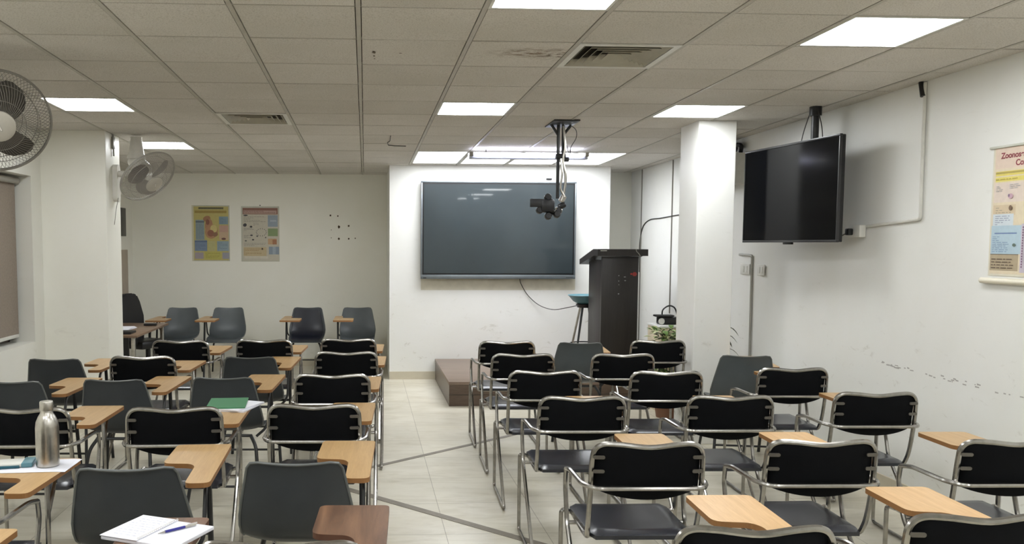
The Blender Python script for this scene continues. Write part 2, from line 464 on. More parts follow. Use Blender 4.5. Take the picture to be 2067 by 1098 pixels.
for k in range(n):
    xa, xb = -3.08+.004*math.sin(k*1.1), -3.08+.004*math.sin((k+1)*1.1)
    quad(bm, [(xa, ys[k], .90), (xb, ys[k+1], .90), (xb, ys[k+1], 2.24), (xa, ys[k], 2.24)])
for e in bm.edges: pass
bmesh.ops.remove_doubles(bm, verts=bm.verts, dist=1e-5); bmesh.ops.solidify(bm, geom=bm.faces[:], thickness=.002)
bl_('blind_fabric', bm, M_blind)
bm = B(); tube(bm, [(-3.06, 5.34, 2.25), (-3.06, 7.70, 2.25)], .028, 12); bl_('roller_tube', bm, M_greyp)
bm = B(); box(bm, -3.092, -3.07, 5.36, 7.68, .87, .90, .005); bl_('bottom_rail', bm, M_whitep)

# ------------------------------------------------------------------ ceiling lights and vents
proto = None
LL = {(7,0):'largest lit ceiling panel at upper right of the view, above the right rows of chairs',
 (4,-1):'lit ceiling panel cut by the top edge of the view, nearest overhead',
 (4,4):'lit ceiling panel in the middle column, halfway to the big screen',
 (7,4):'lit ceiling panel just in front of the white square pillar',
 (-1,4):'lit ceiling panel at left, partly behind the near wall fan',
 (-1,8):'lit ceiling panel above and behind the tilted fan on the left pillar',
 (4,9):'leftmost lit ceiling panel of the row above the big screen',
 (5,9):'lit ceiling panel above the big screen, behind left half of the hanging tube light',
 (6,9):'lit ceiling panel above the big screen, behind right half of the hanging tube light',
 (7,9):'rightmost lit ceiling panel of the row above the big screen'}
for (i, j) in light_cells:
    x0, x1, y0, y1 = cell(i, j); cx, cyy = (x0+x1)/2, (y0+y1)/2
    lab = LL.get((i, j), 'unseen lit ceiling panel outside the view')
    if proto is None:
        t = thing('ceiling_light', lab, 'ceiling light', (cx, cyy, zc(cyy)), 0, 'square lit ceiling panels')
        h = T/2-.013; fr = B()
        for a in ((-h, h, -h, -h+.016), (-h, h, h-.016, h), (-h, -h+.016, -h+.016, h-.016), (h-.016, h, -h+.016, h-.016)):
            box(fr, a[0], a[1], a[2], a[3], -.004, .012)
        obj('frame', fr, M_whitep, t, smooth=False)
        bm = B(); box(bm, -h+.016, h-.016, -h+.016, h-.016, -.001, .006); obj('diffuser', bm, M_led, t, smooth=False)
        t.rotation_euler = (TILT, 0, 0); proto = t
    else:
        d = dup(proto, (cx, cyy, zc(cyy)), 0, lab); d.rotation_euler = (TILT, 0, 0)
lp = None
for (i, j) in long_cells:
    x0, x1, y0, y1 = cell(i, j); cx, cyy = (x0+x1)/2, y1
    if lp is None:
        lp = thing('long_ceiling_light', LL[(i, j)], 'ceiling light', (cx, cyy, zc(cyy)), 0, 'long lit panels above the big screen')
        h = T/2-.013; hy = T-.013; fr = B()
        for a in ((-h, h, -hy, -hy+.016), (-h, h, hy-.016, hy), (-h, -h+.016, -hy+.016, hy-.016), (h-.016, h, -hy+.016, hy-.016)):
            box(fr, a[0], a[1], a[2], a[3], -.004, .012)
        obj('frame', fr, M_whitep, lp, smooth=False)
        bm = B(); box(bm, -h+.016, h-.016, -hy+.016, hy-.016, -.001, .006); obj('diffuser', bm, M_led_soft, lp, smooth=False)
        lp.rotation_euler = (TILT, 0, 0)
    else:
        d = dup(lp, (cx, cyy, zc(cyy)), 0, LL[(i, j)]); d.rotation_euler = (TILT, 0, 0)
for (i, j), lab in zip(vent_cells, ['large square louvred air vent in the ceiling, right of the water stain', 'small-looking square louvred air vent in the left ceiling, towards the alcove']):
    x0, x1, y0, y1 = cell(i, j); cx, cyy = (x0+x1)/2, (y0+y1)/2; h = T/2-.012
    t = thing('ceiling_vent', lab, 'vent', (cx, cyy, zc(cyy)), 0, 'ceiling air vents'); t.rotation_euler = (TILT, 0, 0)
    bm = B(); k = .035
    for a in ((-h, h, -h, -h+k), (-h, h, h-k, h), (-h, -h+k, -h+k, h-k), (h-k, h, -h+k, h-k)): box(bm, a[0], a[1], a[2], a[3], -.006, .008)
    obj('frame', bm, M_whitep, t, smooth=False)
    bm = B(); box(bm, -h+.01, h-.01, -h+.01, h-.01, .060, .066); obj('duct_plate', bm, M_dark_hole, t, smooth=False)
    for q in range(5):
        r1 = h-k-.006-q*.043; r0 = r1-.034
        bm = B()
        # four-way louvre ring: sloping blades rising inwards
        P = [(-r1,-r1),(r1,-r1),(r1,r1),(-r1,r1)]; Q = [(-r0,-r0),(r0,-r0),(r0,r0),(-r0,r0)]
        for s in range(4):
            a, b_, c, d = P[s], P[(s+1)%4], Q[(s+1)%4], Q[s]
            quad(bm, [(a[0],a[1],-.004),(b_[0],b_[1],-.004),(c[0],c[1],.03),(d[0],d[1],.03)])
        bmesh.ops.remove_doubles(bm, verts=bm.verts, dist=1e-5); bmesh.ops.solidify(bm, geom=bm.faces[:], thickness=.002)
        obj('louvre', bm, simple('vent_louvre', srgb(176,172,158), .45) if q == 0 and (i, j) == vent_cells[0] else bpy.data.materials['vent_louvre'], t, smooth=False)

# hanging tube light batten
t = thing('tube_light', 'long lit twin tube light hanging below the ceiling above the big screen', 'tube light', (1.725, 9.0, zc(9.0)-.075))
bm = B(); box(bm, -.63, .63, -.045, .045, -.035, .012, .006); obj('batten', bm, simple('batten_blue_white', srgb(196,200,216), .4), t)
for s in (-.064, .064):
    bm = B(); tube(bm, [(-.585, s, .012), (.585, s, .012)], .013, 10); obj('lamp_tube', bm, M_tubelight, t)
for s in (-1, 1):
    bm = B(); box(bm, s*.612-.02, s*.612+.02, -.082, .082, -.010, .034, .004); obj('end_cap', bm, M_greyp, t)
    bm = B(); tube(bm, [(s*.45, 0, .012), (s*.45, 0, .074)], .004, 6); obj('hanger', bm, M_blackm, t)

# ------------------------------------------------------------------ interactive screen
t = thing('interactive_display', 'huge wall-mounted interactive display with dark screen and silver frame', 'screen', (1.663, SWY, 1.275))
p_ = lambda n, bm, m: obj(n, bm, m, t, loc=(-1.663, -SWY, -1.275))
X0, X1, Z0, Z1, yf = .691, 2.637, 1.275, 2.487, 10.55
bm = B(); box(bm, X0+.01, X1-.01, yf+.012, SWY-.002, Z0+.02, Z1-.01, .01); p_('casing', bm, M_blackp)
bm = B()
for a in ((X0, X1, Z1-.022, Z1), (X0, X0+.02, Z0+.05, Z1-.022), (X1-.02, X1, Z0+.05, Z1-.022)): box(bm, a[0], a[1], yf-.006, yf+.03, a[2], a[3], .003)
p_('bezel', bm, M_silver)
bm = B(); box(bm, X0, X1, yf-.012, yf+.03, Z0, Z0+.052, .006); p_('lower_bar', bm, M_silver)
bm = B(); box(bm, X0+.02, X1-.02, yf+.002, yf+.012, Z0+.05, Z1-.022); p_('screen_border', bm, M_blackp)
bm = B(); box(bm, X0+.035, X1-.035, yf-.001, yf+.003, Z0+.07, Z1-.04); p_('screen', bm, M_screen)
bm = B(); box(bm, X0+.03, X0+.07, yf-.014, yf-.012, Z0+.008, Z0+.018); p_('port_panel', bm, M_blackp)
bm = B(); box(bm, X1-.12, X1-.03, yf-.014, yf-.012, Z0+.02, Z0+.024); p_('port_panel', bm, M_blackp)
bm = B(); pts = catmull([(1.94,10.6,1.28),(1.97,10.62,1.2),(2.06,10.62,1.06),(2.2,10.6,.94),(2.36,10.55,.89),(2.48,10.4,.92),(2.6,10.2,.97)], 8)
tube(bm, pts, .005, 6); tag(obj('power_cable', bm, M_cable), 'thin dark cable drooping from the big display towards the lectern', 'cable')
bm = B(); box(bm, 2.27, 2.34, 10.62, 10.64, 2.515, 2.535, .003); tag(obj('wall_socket', bm, M_blackp), 'tiny dark socket on the white wall just above the big display', 'socket')
# darker, yellower band on the wall just below the screen
bm = B(); box(bm, .70, 2.66, SWY-.0015, SWY-.0002, 1.13, 1.27); struct(obj('trim_9', bm, simple('wall_band', srgb(205,200,183), .5), smooth=False))

# ------------------------------------------------------------------ platform, lectern, stool
t = thing('platform', 'low brown laminate platform below the big screen', 'platform', (1.95, 9.7, 0))
bm = B(); box(bm, -1.07, 1.10, -.87, .93, .225, .26, .004); obj('top_board', bm, M_platform, t)
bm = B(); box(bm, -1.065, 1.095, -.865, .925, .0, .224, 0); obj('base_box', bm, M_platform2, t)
bm = B(); box(bm, -1.068, 1.098, -.8675, -.866, .118, .122); obj('joint_line', bm, M_blackp, t)
t = thing('lectern', 'tall dark wood lectern with a wide sloping top', 'lectern', (2.78, 9.15, .26))
bm = B(); box(bm, -.20, .205, 0, .03, 0, 1.315, .002); obj('front_panel', bm, M_wenge, t)
bm = B(); box(bm, -.20, -.175, .031, .53, 0, 1.28, .002); obj('side_panel', bm, M_wenge, t)
bm = B(); box(bm, .18, .205, .031, .53, 0, 1.28, .002); obj('side_panel', bm, M_wenge, t)
bm = B(); box(bm, -.174, .179, .031, .50, .65, .67); obj('shelf', bm, M_wenge, t)
bm = B()
prof = [(-.06, 1.325), (-.06, 1.398), (.12, 1.398), (.72, 1.275), (.72, 1.215), (.10, 1.325)]
a = [bm.verts.new((-.265, y, z)) for y, z in prof]; b_ = [bm.verts.new((.29, y, z)) for y, z in prof]
bm.faces.new(a); bm.faces.new(b_[::-1])
for k in range(6): bm.faces.new((a[k], a[(k+1)%6], b_[(k+1)%6], b_[k]))
obj('lectern_top', bm, M_wenge, t, smooth=False)
bm = B(); box(bm, -.235, -.165, -.062, -.0605, 1.378, 1.385); obj('label_strip', bm, M_whitep, t, smooth=False)
bm = B()
tube(bm, catmull([(.155,-.064,1.40),(.16,-.064,1.375),(.185,-.064,1.35),(.2,-.066,1.325)], 5), .004, 6); obj('chipped_edge', bm, M_greyp, t)
bm = B()
def spot(bm, x, z, rx, rz, y=-.001, n=12, rnd=.25):
    quad(bm, [(x+rx*random.uniform(1-rnd,1)*math.cos(2*math.pi*k/n), y, z+rz*random.uniform(1-rnd,1)*math.sin(2*math.pi*k/n)) for k in range(n)])
spot(bm, .165, 1.125, .032, .026, -.0012); spot(bm, .128, 1.128, .014, .012, -.0012); obj('red_sticker', bm, M_red, t, smooth=False)
bm = B()
for x, z, a, c in ((0.0,1.11,.006,.006),(0.0,1.05,.005,.007),(.002,1.01,.004,.007),(.065,1.095,.014,.005),(.07,1.055,.012,.005),(.0,.91,.010,.008)): spot(bm, x-.01, z, a, c, -.0012)
obj('scratch_mark', bm, M_greym, t, smooth=False)
t = thing('bar_stool', 'bar stool with teal bucket seat beside the lectern', 'stool', (2.62, 9.95, .262))
bm = B()
prof = [(0,.74),(.09,.74),(.15,.775),(.2,.835),(.215,.845),(.21,.85),(.19,.845),(.14,.80),(.08,.775),(0,.77)]
lathe(bm, prof, 28); obj('seat', bm, M_teal, t)
bm = B(); lathe(bm, [(0,.70),(.10,.70),(.12,.74),(.08,.75),(0,.75)], 20); obj('seat_base', bm, M_blackp, t)
for k in range(4):
    a = R_(45+90*k); bm = B(); tube(bm, [(.07*math.cos(a), .07*math.sin(a), .71), (.235*math.cos(a), .235*math.sin(a), .0)], [.014, .011], 10)
    obj('leg', bm, M_blackm if k in (0, 2) else M_steel, t)
bm = B(); tube(bm, [(.175*math.cos(2*math.pi*k/24), .175*math.sin(2*math.pi*k/24), .27) for k in range(24)], .008, 6, closed=True); obj('foot_ring', bm, M_blackm, t)

# ------------------------------------------------------------------ ceiling-hung camera arm
zz = zc(7.27)
t = thing('camera_arm', 'black camera rig hanging on a ceiling arm in front of the big screen', 'camera', (1.68, 7.31, zz))
bm = B(); box(bm, -.11, .11, -.24, .13, -.014, -.001, .003); obj('ceiling_plate', bm, M_blackm, t).rotation_euler = (TILT, 0, 0)
bm = B()
tube(bm, [(-.02,0,-.014),(-.02,.0,-.64)], .014, 10); tube(bm, [(.02,.0,-.014),(.02,0,-.34)], .011, 10)
for s in (-1, 1): tube(bm, [(s*.085,-.02,-.014),(s*.02,0,-.10)], .012, 8)
obj('pole', bm, M_blackm, t)
bm = B(); box(bm, -.04, .045, -.028, .028, -.30, -.255, .008); box(bm, .02, .075, -.02, .02, -.325, -.285, .008); obj('clamp', bm, M_blackp, t)
bm = B()
tube(bm, catmull([(.02,-.01,-.02),(.035,-.022,-.2),(.02,-.02,-.32),(.045,-.02,-.45),(.03,-.02,-.6),(.01,-.02,-.66)], 8), .012, 8)
tube(bm, catmull([(.0,-.018,-.3),(.012,-.03,-.42),(.0,-.03,-.55),(.035,-.025,-.62)], 8), .009, 8)
obj('cable_bundle', bm, M_steel, t)
for k, (x, z) in enumerate(((.035,-.64),(.03,-.70),(.0,-.74),(-.04,-.755))):
    bm = B(); lathe(bm, [(0,-.03),(.022,-.03),(.026,-.02),(.026,.02),(.022,.03),(0,.03)], 14, M=Matrix.Translation((x-.01,0,z)) @ Matrix.Rotation(R_(30+35*k), 4, 'Y'))
    obj('elbow_joint', bm, M_blackp if k % 2 else M_steel, t)
bm = B(); box(bm, -.17, -.05, -.05, .05, -.76, -.645, .02); obj('camera_body', bm, M_blackp, t)
bm = B(); box(bm, -.265, -.14, -.045, -.03, -.715, -.645, .004); obj('flip_screen', bm, M_blackp, t)
bm = B(); lathe(bm, [(0,0),(.035,0),(.038,.02),(.038,.07),(.03,.08),(0,.08)], 18, M=Matrix.Translation((-.105,.04,-.70)) @ Matrix.Rotation(R_(-90), 4, 'X')); obj('lens', bm, M_blackp, t)
for (x, y, z) in ((-.105,-.01,-.63),(-.10,-.01,-.79),(-.025,-.01,-.775),(-.175,-.01,-.74),(-.01,.0,-.745)):
    bm = B(); lathe(bm, [(0,-.028),(.024,-.028),(.032,-.015),(.032,.015),(.024,.028),(0,.028)], 12, M=Matrix.Translation((x,y,z)) @ Matrix.Rotation(R_(80), 4, 'X')); obj('knob', bm, M_blackp, t)
bm = B(); tube(bm, catmull([(.07,0,-.005),(.13,0,-.05),(.135,0,-.12),(.09,0,-.2),(.08,0,-.27)], 8), .003, 6)
tube(bm, catmull([(.02,0,-.16),(.05,0,-.18),(.078,0,-.27)], 8), .003, 6); obj('loose_wire', bm, M_cable, t)
bm = B(); tube(bm, [(x, y, zc(y)-.006) for x, y in ((.24,8.1),(.245,8.45),(.225,8.55),(.235,8.75),(.30,8.80),(.42,8.82))], .004, 5)
tag(obj('loose_ceiling_wire', bm, M_cable), 'thin loose wire poking out of the ceiling tiles left of the screen', 'wire')

# ------------------------------------------------------------------ hanging TV
ang = math.atan2(7.16-5.92, 3.21-3.33)
t = thing('hanging_television', 'black flat television hanging from a ceiling pole near the right wall', 'television', (3.30, 6.54, 1.73), ang - math.pi)
# local x runs towards the camera along the screen, local -y is the screen side
bm = B(); box(bm, -.622, .622, .012, .05, .0, .765, .006); obj('casing', bm, M_blackp, t)
bm = B()
for a in ((-.626,.626,.752,.768),(-.626,.626,-.002,.016),(-.626,-.616,.016,.752),(.616,.626,.016,.752)): box(bm, a[0], a[1], -.002, .02, a[2], a[3], .002)
obj('bezel', bm, simple('dark_bezel', srgb(48,48,50), .3), t)
bm = B(); box(bm, -.614, .614, .002, .014, .018, .75); obj('screen', bm, M_tv, t, smooth=False)
bm = B(); box(bm, -.05, .05, .01, .04, -.018, .002, .004); obj('sensor_bump', bm, M_blackp, t)
zt = zc(6.3)-1.73
bm = B(); tube(bm, [(.18,.10,.35),(.18,.10,zt)], .028, 14); tube(bm, [(.18,.10,zt-.07),(.18,.10,zt-.001)], .045, 14); obj('pole', bm, M_blackm, t)
bm = B(); box(bm, .0, .36, .051, .085, .2, .55, .004); box(bm, .14, .22, .07, .13, .32, .42, .004); obj('mount_bracket', bm, M_blackm, t)
bm = B(); tube(bm, catmull([(.14,.09,zt-.02),(.06,.08,zt-.2),(.03,.06,.6)], 6), .004, 6); tube(bm, catmull([(.22,.09,zt-.02),(.30,.08,zt-.2),(.34,.06,.6)], 6), .004, 6); obj('hanging_cable', bm, M_cable, t)

# right-wall conduit, socket and cables
X = lambda y: rwx(y)-.0125
bm = B(); tube(bm, fillet([(X(5.41),5.41,zc(5.41)-.01),(X(5.40),5.40,1.88),(X(5.98),5.98,1.845)], .02), .011, 8)
t = tag(obj('cable_conduit', bm, M_whitep), 'long white conduit running down the right wall and across to a socket', 'conduit')
bm = B(); tube(bm, [(X(5.43)-.01,5.44,zc(5.4)-.005),(X(5.41)-.014,5.41,zc(5.4)-.10)], .016, 8); o = obj('cable_sleeve', bm, M_blackp, t)
t = thing('wall_socket', 'white wall socket with a dark plug behind the hanging television', 'socket', (X(6.07), 6.07, 1.80))
bm = B(); box(bm, -.045, .005, -.075, .075, -.035, .055, .008); obj('socket_box', bm, M_whitep, t)
bm = B(); box(bm, -.085, -.046, .0, .05, -.02, .03, .008); obj('plug', bm, M_blackp, t)
bm = B(); tube(bm, catmull([(X(6.1)-.07,6.1,1.80),(3.5,6.16,1.76),(3.46,6.10,1.77),(3.415,6.02,1.80)], 6), .005, 6)
tag(obj('television_cable', bm, M_gcable), 'short grey cable from wall socket to the hanging television', 'cable')
bm = B(); tube(bm, fillet([(X(8.02),8.02,1.615),(X(7.76),7.76,1.61),(X(7.745),7.745,.30)], .02), .011, 8)
tag(obj('cable_conduit', bm, simple('grey_conduit', srgb(160,158,150), .5)), 'thin grey bent conduit on the wall right of the square pillar', 'conduit')
for y0, y1, lab in ((7.80,7.99,'left blank white switch plate beside the bent conduit right of the pillar'),(7.50,7.64,'right blank white switch plate beside the bent conduit right of the pillar')):
    t = thing('switch_plate', lab, 'switch', (X(7.8)+.003, (y0+y1)/2, 1.48), 0, 'switch plates')
    h = (y1-y0)/2
    bm = B(); box(bm, -.008, .002, -h, h, -.05, .05, .003); obj('plate', bm, M_whitep, t)
    bm = B()
    for k in range(2): box(bm, -.012, -.008, -h*.6+k*h*.7, -h*.6+k*h*.7+h*.4, -.03, .03, .002)
    obj('rocker', bm, M_whitep, t)
# scuffed pencil marks along the right wall
bm = B(); random.seed(3)
for k in range(46):
    y = 5.75-random.random()**2*1.8; z = .88+random.uniform(-.012,.012)-.01*(5.6-y)
    l = random.uniform(.004,.02); x = rwx(y)-.0012
    quad(bm, [(x,y-l,z-.003),(x,y+l,z-.003),(x,y+l,z+random.uniform(.002,.008)),(x,y-l,z+.004)])
obj('scuff_mark', bm, simple('scuff', srgb(172,169,165), .8), wall_right, smooth=False)

# air conditioner behind the pillar
t = thing('air_conditioner', 'white split air conditioner high on the right wall behind the pillar', 'air conditioner', (rwx(8.4)-.008, 8.4, 2.29))
bm = B(); prof = [(0,0),(-.17,.0),(-.215,.06),(-.225,.16),(-.21,.27),(-.16,.29),(0,.29)]
a = [bm.verts.new((x, -.45, z)) for x, z in prof]; b_ = [bm.verts.new((x, .45, z)) for x, z in prof]
bm.faces.new(a); bm.faces.new(b_[::-1])
for k in range(7): bm.faces.new((a[k], a[(k+1)%7], b_[(k+1)%7], b_[k]))
obj('housing', bm, M_whitep, t, auto=50)
bm = B(); box(bm, -.19, -.08, -.40, .40, -.012, .004, .003); obj('air_flap', bm, M_greyp, t)
bm = B(); tube(bm, catmull([(-.03,-.40,.30),(-.04,-.42,.36),(-.03,-.2,.385),(-.03,.3,.39)], 6), .02, 8); tube(bm, catmull([(-.07,-.38,.31),(-.08,-.40,.345),(-.07,-.1,.35),(-.07,.4,.34)], 6), .012, 8); obj('pipe', bm, M_blackp, t)

# cream cabinet, radio-like charger, plants
t = thing('cabinet', 'cream low cabinet standing behind the white square pillar', 'cabinet', (3.285, 8.72, 0))
bm = B(); box(bm, -.30, .30, -.30, .08, .0, .865, .004); obj('body', bm, M_cream, t)
bm = B(); box(bm, -.31, .31, -.31, .085, .866, .886, .004); obj('top_board', bm, M_wall_w, t)
for s in (0, 1):
    bm = B(); box(bm, -.295+s*.30, -.005+s*.30, -.318, -.302, .03, .85, .003); d = obj('door', bm, M_cream, t)
    bm = B(); tube(bm, [(-.04+s*.08,-.33,.40),(-.04+s*.08,-.33,.5)], .006, 6); obj('handle', bm, M_steel, d)
t = thing('headset', 'black headset with curved band lying on the cream cabinet', 'headset', (3.12, 8.62, .887))
bm = B(); box(bm, -.09, .13, -.06, .06, 0, .075, .012); obj('base', bm, M_blackp, t)
bm = B(); box(bm, -.13, .06, -.07, .05, .078, .10, .01); obj('top_plate', bm, M_blackp, t)
bm = B(); tube(bm, catmull([(-.05,0,.09),(-.04,0,.15),(.02,0,.19),(.08,0,.17),(.11,0,.10),(.11,0,.05)], 6), .008, 8); obj('band', bm, M_blackp, t)
bm = B(); lathe(bm, [(0,-.012),(.028,-.012),(.034,0),(.028,.012),(0,.012)], 14, M=Matrix.Translation((-.075,-.065,.035)) @ Matrix.Rotation(R_(90),4,'X')); obj('ear_pad', bm, M_whitep, t)
def leaf(bm, o, d, L, W, mi=0, droop=.3):
    d = Vector(d).normalized(); s = d.cross(Vector((0,0,1))); s = s.normalized() if s.length > .1 else Vector((1,0,0))
    o = Vector(o); rows = []
    for k in range(6):
        t = k/5; p = o+d*L*t+Vector((0,0,-droop*L*t*t)); wd = W*math.sin(math.pi*min(1,t*.93+.05))*.5
        rows.append((bm.verts.new(p-s*wd+Vector((0,0,wd*.3))), bm.verts.new(p), bm.verts.new(p+s*wd+Vector((0,0,wd*.3)))))
    for a, b_ in zip(rows, rows[1:]):
        for q in (0, 1):
            f = bm.faces.new((a[q], a[q+1], b_[q+1], b_[q])); f.material_index = mi
t = thing('potted_plant', 'leafy variegated potted plant in front of the cream cabinet', 'plant', (2.99, 8.2, 0))
bm = B(); lathe(bm, [(0,0),(.10,0),(.14,.26),(.15,.28),(.135,.28),(.125,.25),(0,.25)], 20); obj('pot', bm, M_pot, t)
bm = B(); random.seed(11)
for k in range(9):
    a = 2*math.pi*k/9; tube(bm, catmull([(0,0,.25),(.05*math.cos(a),.05*math.sin(a),.5),(.12*math.cos(a),.1*math.sin(a),.74)], 4), .004, 5)
obj('stem', bm, M_leafd, t)
bm = B()
for k in range(330):
    a = random.uniform(0, 2*math.pi); r = random.uniform(.02,.17); z = random.uniform(.40,.875)
    leaf(bm, (r*math.cos(a), r*math.sin(a)*.8, z), (math.cos(a+random.uniform(-.8,.8)), math.sin(a+random.uniform(-.8,.8)), random.uniform(-.2,.9)), random.uniform(.06,.09), random.uniform(.035,.055), random.choice([0,0,1,2]))
obj('foliage', bm, [M_leaf, M_leafl, M_leafd], t)
t = thing('potted_plant', 'dark-leaved potted plant peeking out right of the pillar base', 'plant', (3.37, 7.75, 0))
bm = B(); lathe(bm, [(0,0),(.08,0),(.11,.20),(.12,.22),(.105,.22),(0,.19)], 20); obj('pot', bm, M_pot, t)
bm = B(); tube(bm, catmull([(0,0,.19),(-.02,0,.5),(-.03,0,.86)], 6), .008, 6); obj('stem', bm, M_leafd, t)
bm = B()
for k in range(22):
    a = 2.4*k; z = .40+.025*k; leaf(bm, (-.025, 0, z), (math.cos(a), math.sin(a)*.7, .6), random.uniform(.13,.19), .034, 0, .9)
obj('foliage', bm, M_leafd, t)

# cables in the far right corner
def cable(name, pts, r, label, mat=M_cable):
    bm = B(); tube(bm, catmull(pts, 8), r, 6); return tag(obj(name, bm, mat), label, 'cable')
cable('hanging_cable', [(3.16,11.33,2.66),(3.14,11.33,2.45),(3.22,11.33,2.25),(3.2,11.33,2.0),(3.22,11.33,1.5),(3.22,11.33,.3)], .007, 'dark twisted cable hanging in the narrow recess right of the big display')
cable('hanging_cable', [(3.24,11.335,2.66),(3.26,11.335,2.4),(3.25,11.335,2.2),(3.27,11.335,1.95),(3.265,11.335,1.4),(3.265,11.335,.3)], .005, 'second thinner dark cable hanging in the recess right of the big display')
W_ = lambda y: rwx(y)-.008
cable('wall_wire', [(W_(10.95),10.95,1.35),(W_(10.95),10.95,1.72),(W_(10.85),10.85,1.93),(W_(10.6),10.6,2.02),(W_(10.2),10.2,2.03),(W_(9.6),9.6,2.05),(W_(9.2),9.2,2.04)], .006, 'dark wire curving up and along the wall between lectern and pillar')
for y, z0, lab in ((10.92,.3,'thin vertical wire groove down the wall just right of the lectern'),(9.84,.9,'grey vertical wall wire ending above the cream cabinet')):
    bm = B(); tube(bm, [(W_(y)+.003,y,z0),(W_(y)+.003,y,zc(y)-.005)], .008, 6); tag(obj('wall_wire', bm, M_gcable), lab, 'cable')

# ------------------------------------------------------------------ posters
def poster(name, label, M, wd, ht, items, sheet, blobs=(), extra=None):
    """flat printed sheet: local x right, y up, z out of the wall"""
    mats = [sheet]; idx = {}
    bm = B()
    n = 6
    box(bm, 0, wd, 0, ht, .0, .002, 0, 0)
    def mi(c):
        if c not in idx:
            idx[c] = len(mats); mats.append(simple('print_%d_%d_%d' % c, srgb(*[c[q]*.8+(206,202,190)[q]*.2 for q in range(3)]), .55, .04, 30))
        return idx[c]
    lv = .0024
    for (x0, y0, x1, y1, c) in items:
        lv += .00004
        quad(bm, [(x0*wd, (1-y1)*ht, lv), (x1*wd, (1-y1)*ht, lv), (x1*wd, (1-y0)*ht, lv), (x0*wd, (1-y0)*ht, lv)], mi(c))
    for (x, y, rx, ry, c, rot) in blobs:
        lv += .00004; pts = []
        for k in range(16):
            a = 2*math.pi*k/16; px, py = rx*wd*math.cos(a), ry*ht*math.sin(a)
            pts.append((x*wd+px*math.cos(rot)-py*math.sin(rot), (1-y)*ht+px*math.sin(rot)+py*math.cos(rot), lv))
        quad(bm, pts, mi(c))
    for v in bm.verts: v.co = v.co  # local
    o = obj(name, bm, mats, smooth=False); o.matrix_world = M
    tag(o, label, 'poster'); return o
def textrows(x0, x1, y0, y1, n, c, rnd):
    out = []; h = (y1-y0)/n
    for k in range(n):
        y = y0+h*k; x = x0
        while x < x1-.02:
            l = rnd.uniform(.02,.07)
            if x+l > x1: break
            out.append((x, y+h*.3, x+l, y+h*.62, c)); x += l+.012
            if rnd.random() < .1: break
    return out
rnd = random.Random(5)
wp, hp = .517, .768
it = [(.03,.02,.97,.985,(186,172,92)),(.0,.0,.05,1,(206,202,178)),
 (.10,.26,.33,.62,(126,146,156)),(.72,.20,.96,.34,(112,142,162)),(.72,.36,.96,.48,(190,146,128)),(.72,.48,.96,.62,(196,164,132)),
 (.07,.625,.40,.82,(98,122,158)),(.43,.64,.62,.82,(178,174,112)),(.66,.64,.97,.82,(132,156,172)),(.07,.845,.30,.96,(150,138,148)),(.34,.83,.76,.965,(184,176,72)),(.80,.845,.98,.96,(144,144,160)),
 (.18,.035,.84,.07,(84,80,52)),(.08,.095,.92,.14,(150,124,44)),(.10,.28,.33,.31,(74,88,104)),(.07,.64,.40,.66,(62,84,124))]
it += textrows(.19,.83,.038,.066,1,(60,58,40),rnd)+textrows(.09,.38,.68,.81,6,(72,94,134),rnd)+textrows(.68,.95,.66,.81,6,(96,122,142),rnd)+textrows(.36,.74,.85,.95,4,(140,128,44),rnd)+textrows(.11,.32,.33,.6,10,(98,120,134),rnd)+textrows(.73,.95,.22,.33,4,(84,112,138),rnd)
bl_1 = [(.40,.24,.10,.05,(150,98,62),.3),(.45,.36,.10,.12,(164,110,76),-.1),(.52,.47,.17,.13,(172,120,80),-.3),(.58,.42,.09,.07,(206,188,112),.2),(.50,.50,.09,.06,(132,72,50),-.2),(.42,.30,.05,.05,(120,64,44),0),(.62,.52,.07,.04,(128,84,56),.3),(.84,.60,.06,.02,(90,50,44),0)]
Mx = frame_from((0,-1,0), Vector((-2.387, YF-.001, 1.464)))
poster('wall_chart', 'yellow and blue anatomy wall chart, left of the two on the alcove wall', Mx, wp, hp, it, M_tape, bl_1)
it = [(.04,.03,.99,.985,(196,190,174)),(.04,.03,.96,.145,(122,74,62)),(.06,.075,.93,.135,(176,142,130)),
 (.70,.16,.96,.37,(134,150,170)),(.70,.40,.96,.54,(118,144,92)),(.70,.585,.93,.69,(196,154,112)),(.82,.60,.93,.69,(160,100,66)),(.72,.73,.99,.87,(124,142,164)),(.06,.74,.66,.90,(196,176,134)),(.08,.90,.70,.945,(208,202,186)),(.76,.25,.92,.275,(170,182,196)),(.82,.73,.90,.87,(150,166,184))]
it += textrows(.07,.92,.08,.13,2,(120,76,66),rnd)+textrows(.07,.66,.18,.29,5,(128,124,116),rnd)+textrows(.07,.36,.39,.45,3,(110,106,104),rnd)+textrows(.07,.30,.52,.58,3,(120,118,112),rnd)+textrows(.07,.66,.66,.72,3,(128,124,116),rnd)+textrows(.07,.65,.76,.89,5,(158,120,72),rnd)+textrows(.32,.66,.30,.36,3,(132,128,120),rnd)
bl_2 = [(.12,.165,.06,.012,(30,30,36),0),(.10,.34,.05,.03,(34,34,42),.5),(.26,.37,.035,.018,(40,40,46),0),(.27,.525,.035,.014,(40,40,46),0),(.31,.605,.03,.013,(34,34,40),0),(.12,.625,.03,.012,(80,80,80),0),(.55,.77,.02,.018,(44,36,30),0),(.42,.54,.025,.014,(70,70,74),0),(.64,.565,.02,.012,(70,70,74),0)]
for k in range(14):
    a = 2*math.pi*k/14; bl_2.append((.53+.13*math.cos(a), .47+.065*math.sin(a), .016, .007, (100,98,96), a))
Mx = frame_from((0,-1,0), Vector((-1.712, YF-.001, 1.459)))
p2 = poster('wall_chart', 'white wall chart with dark red title band, right of the two on the alcove wall', Mx, .524, .763, it, M_tape, bl_2)
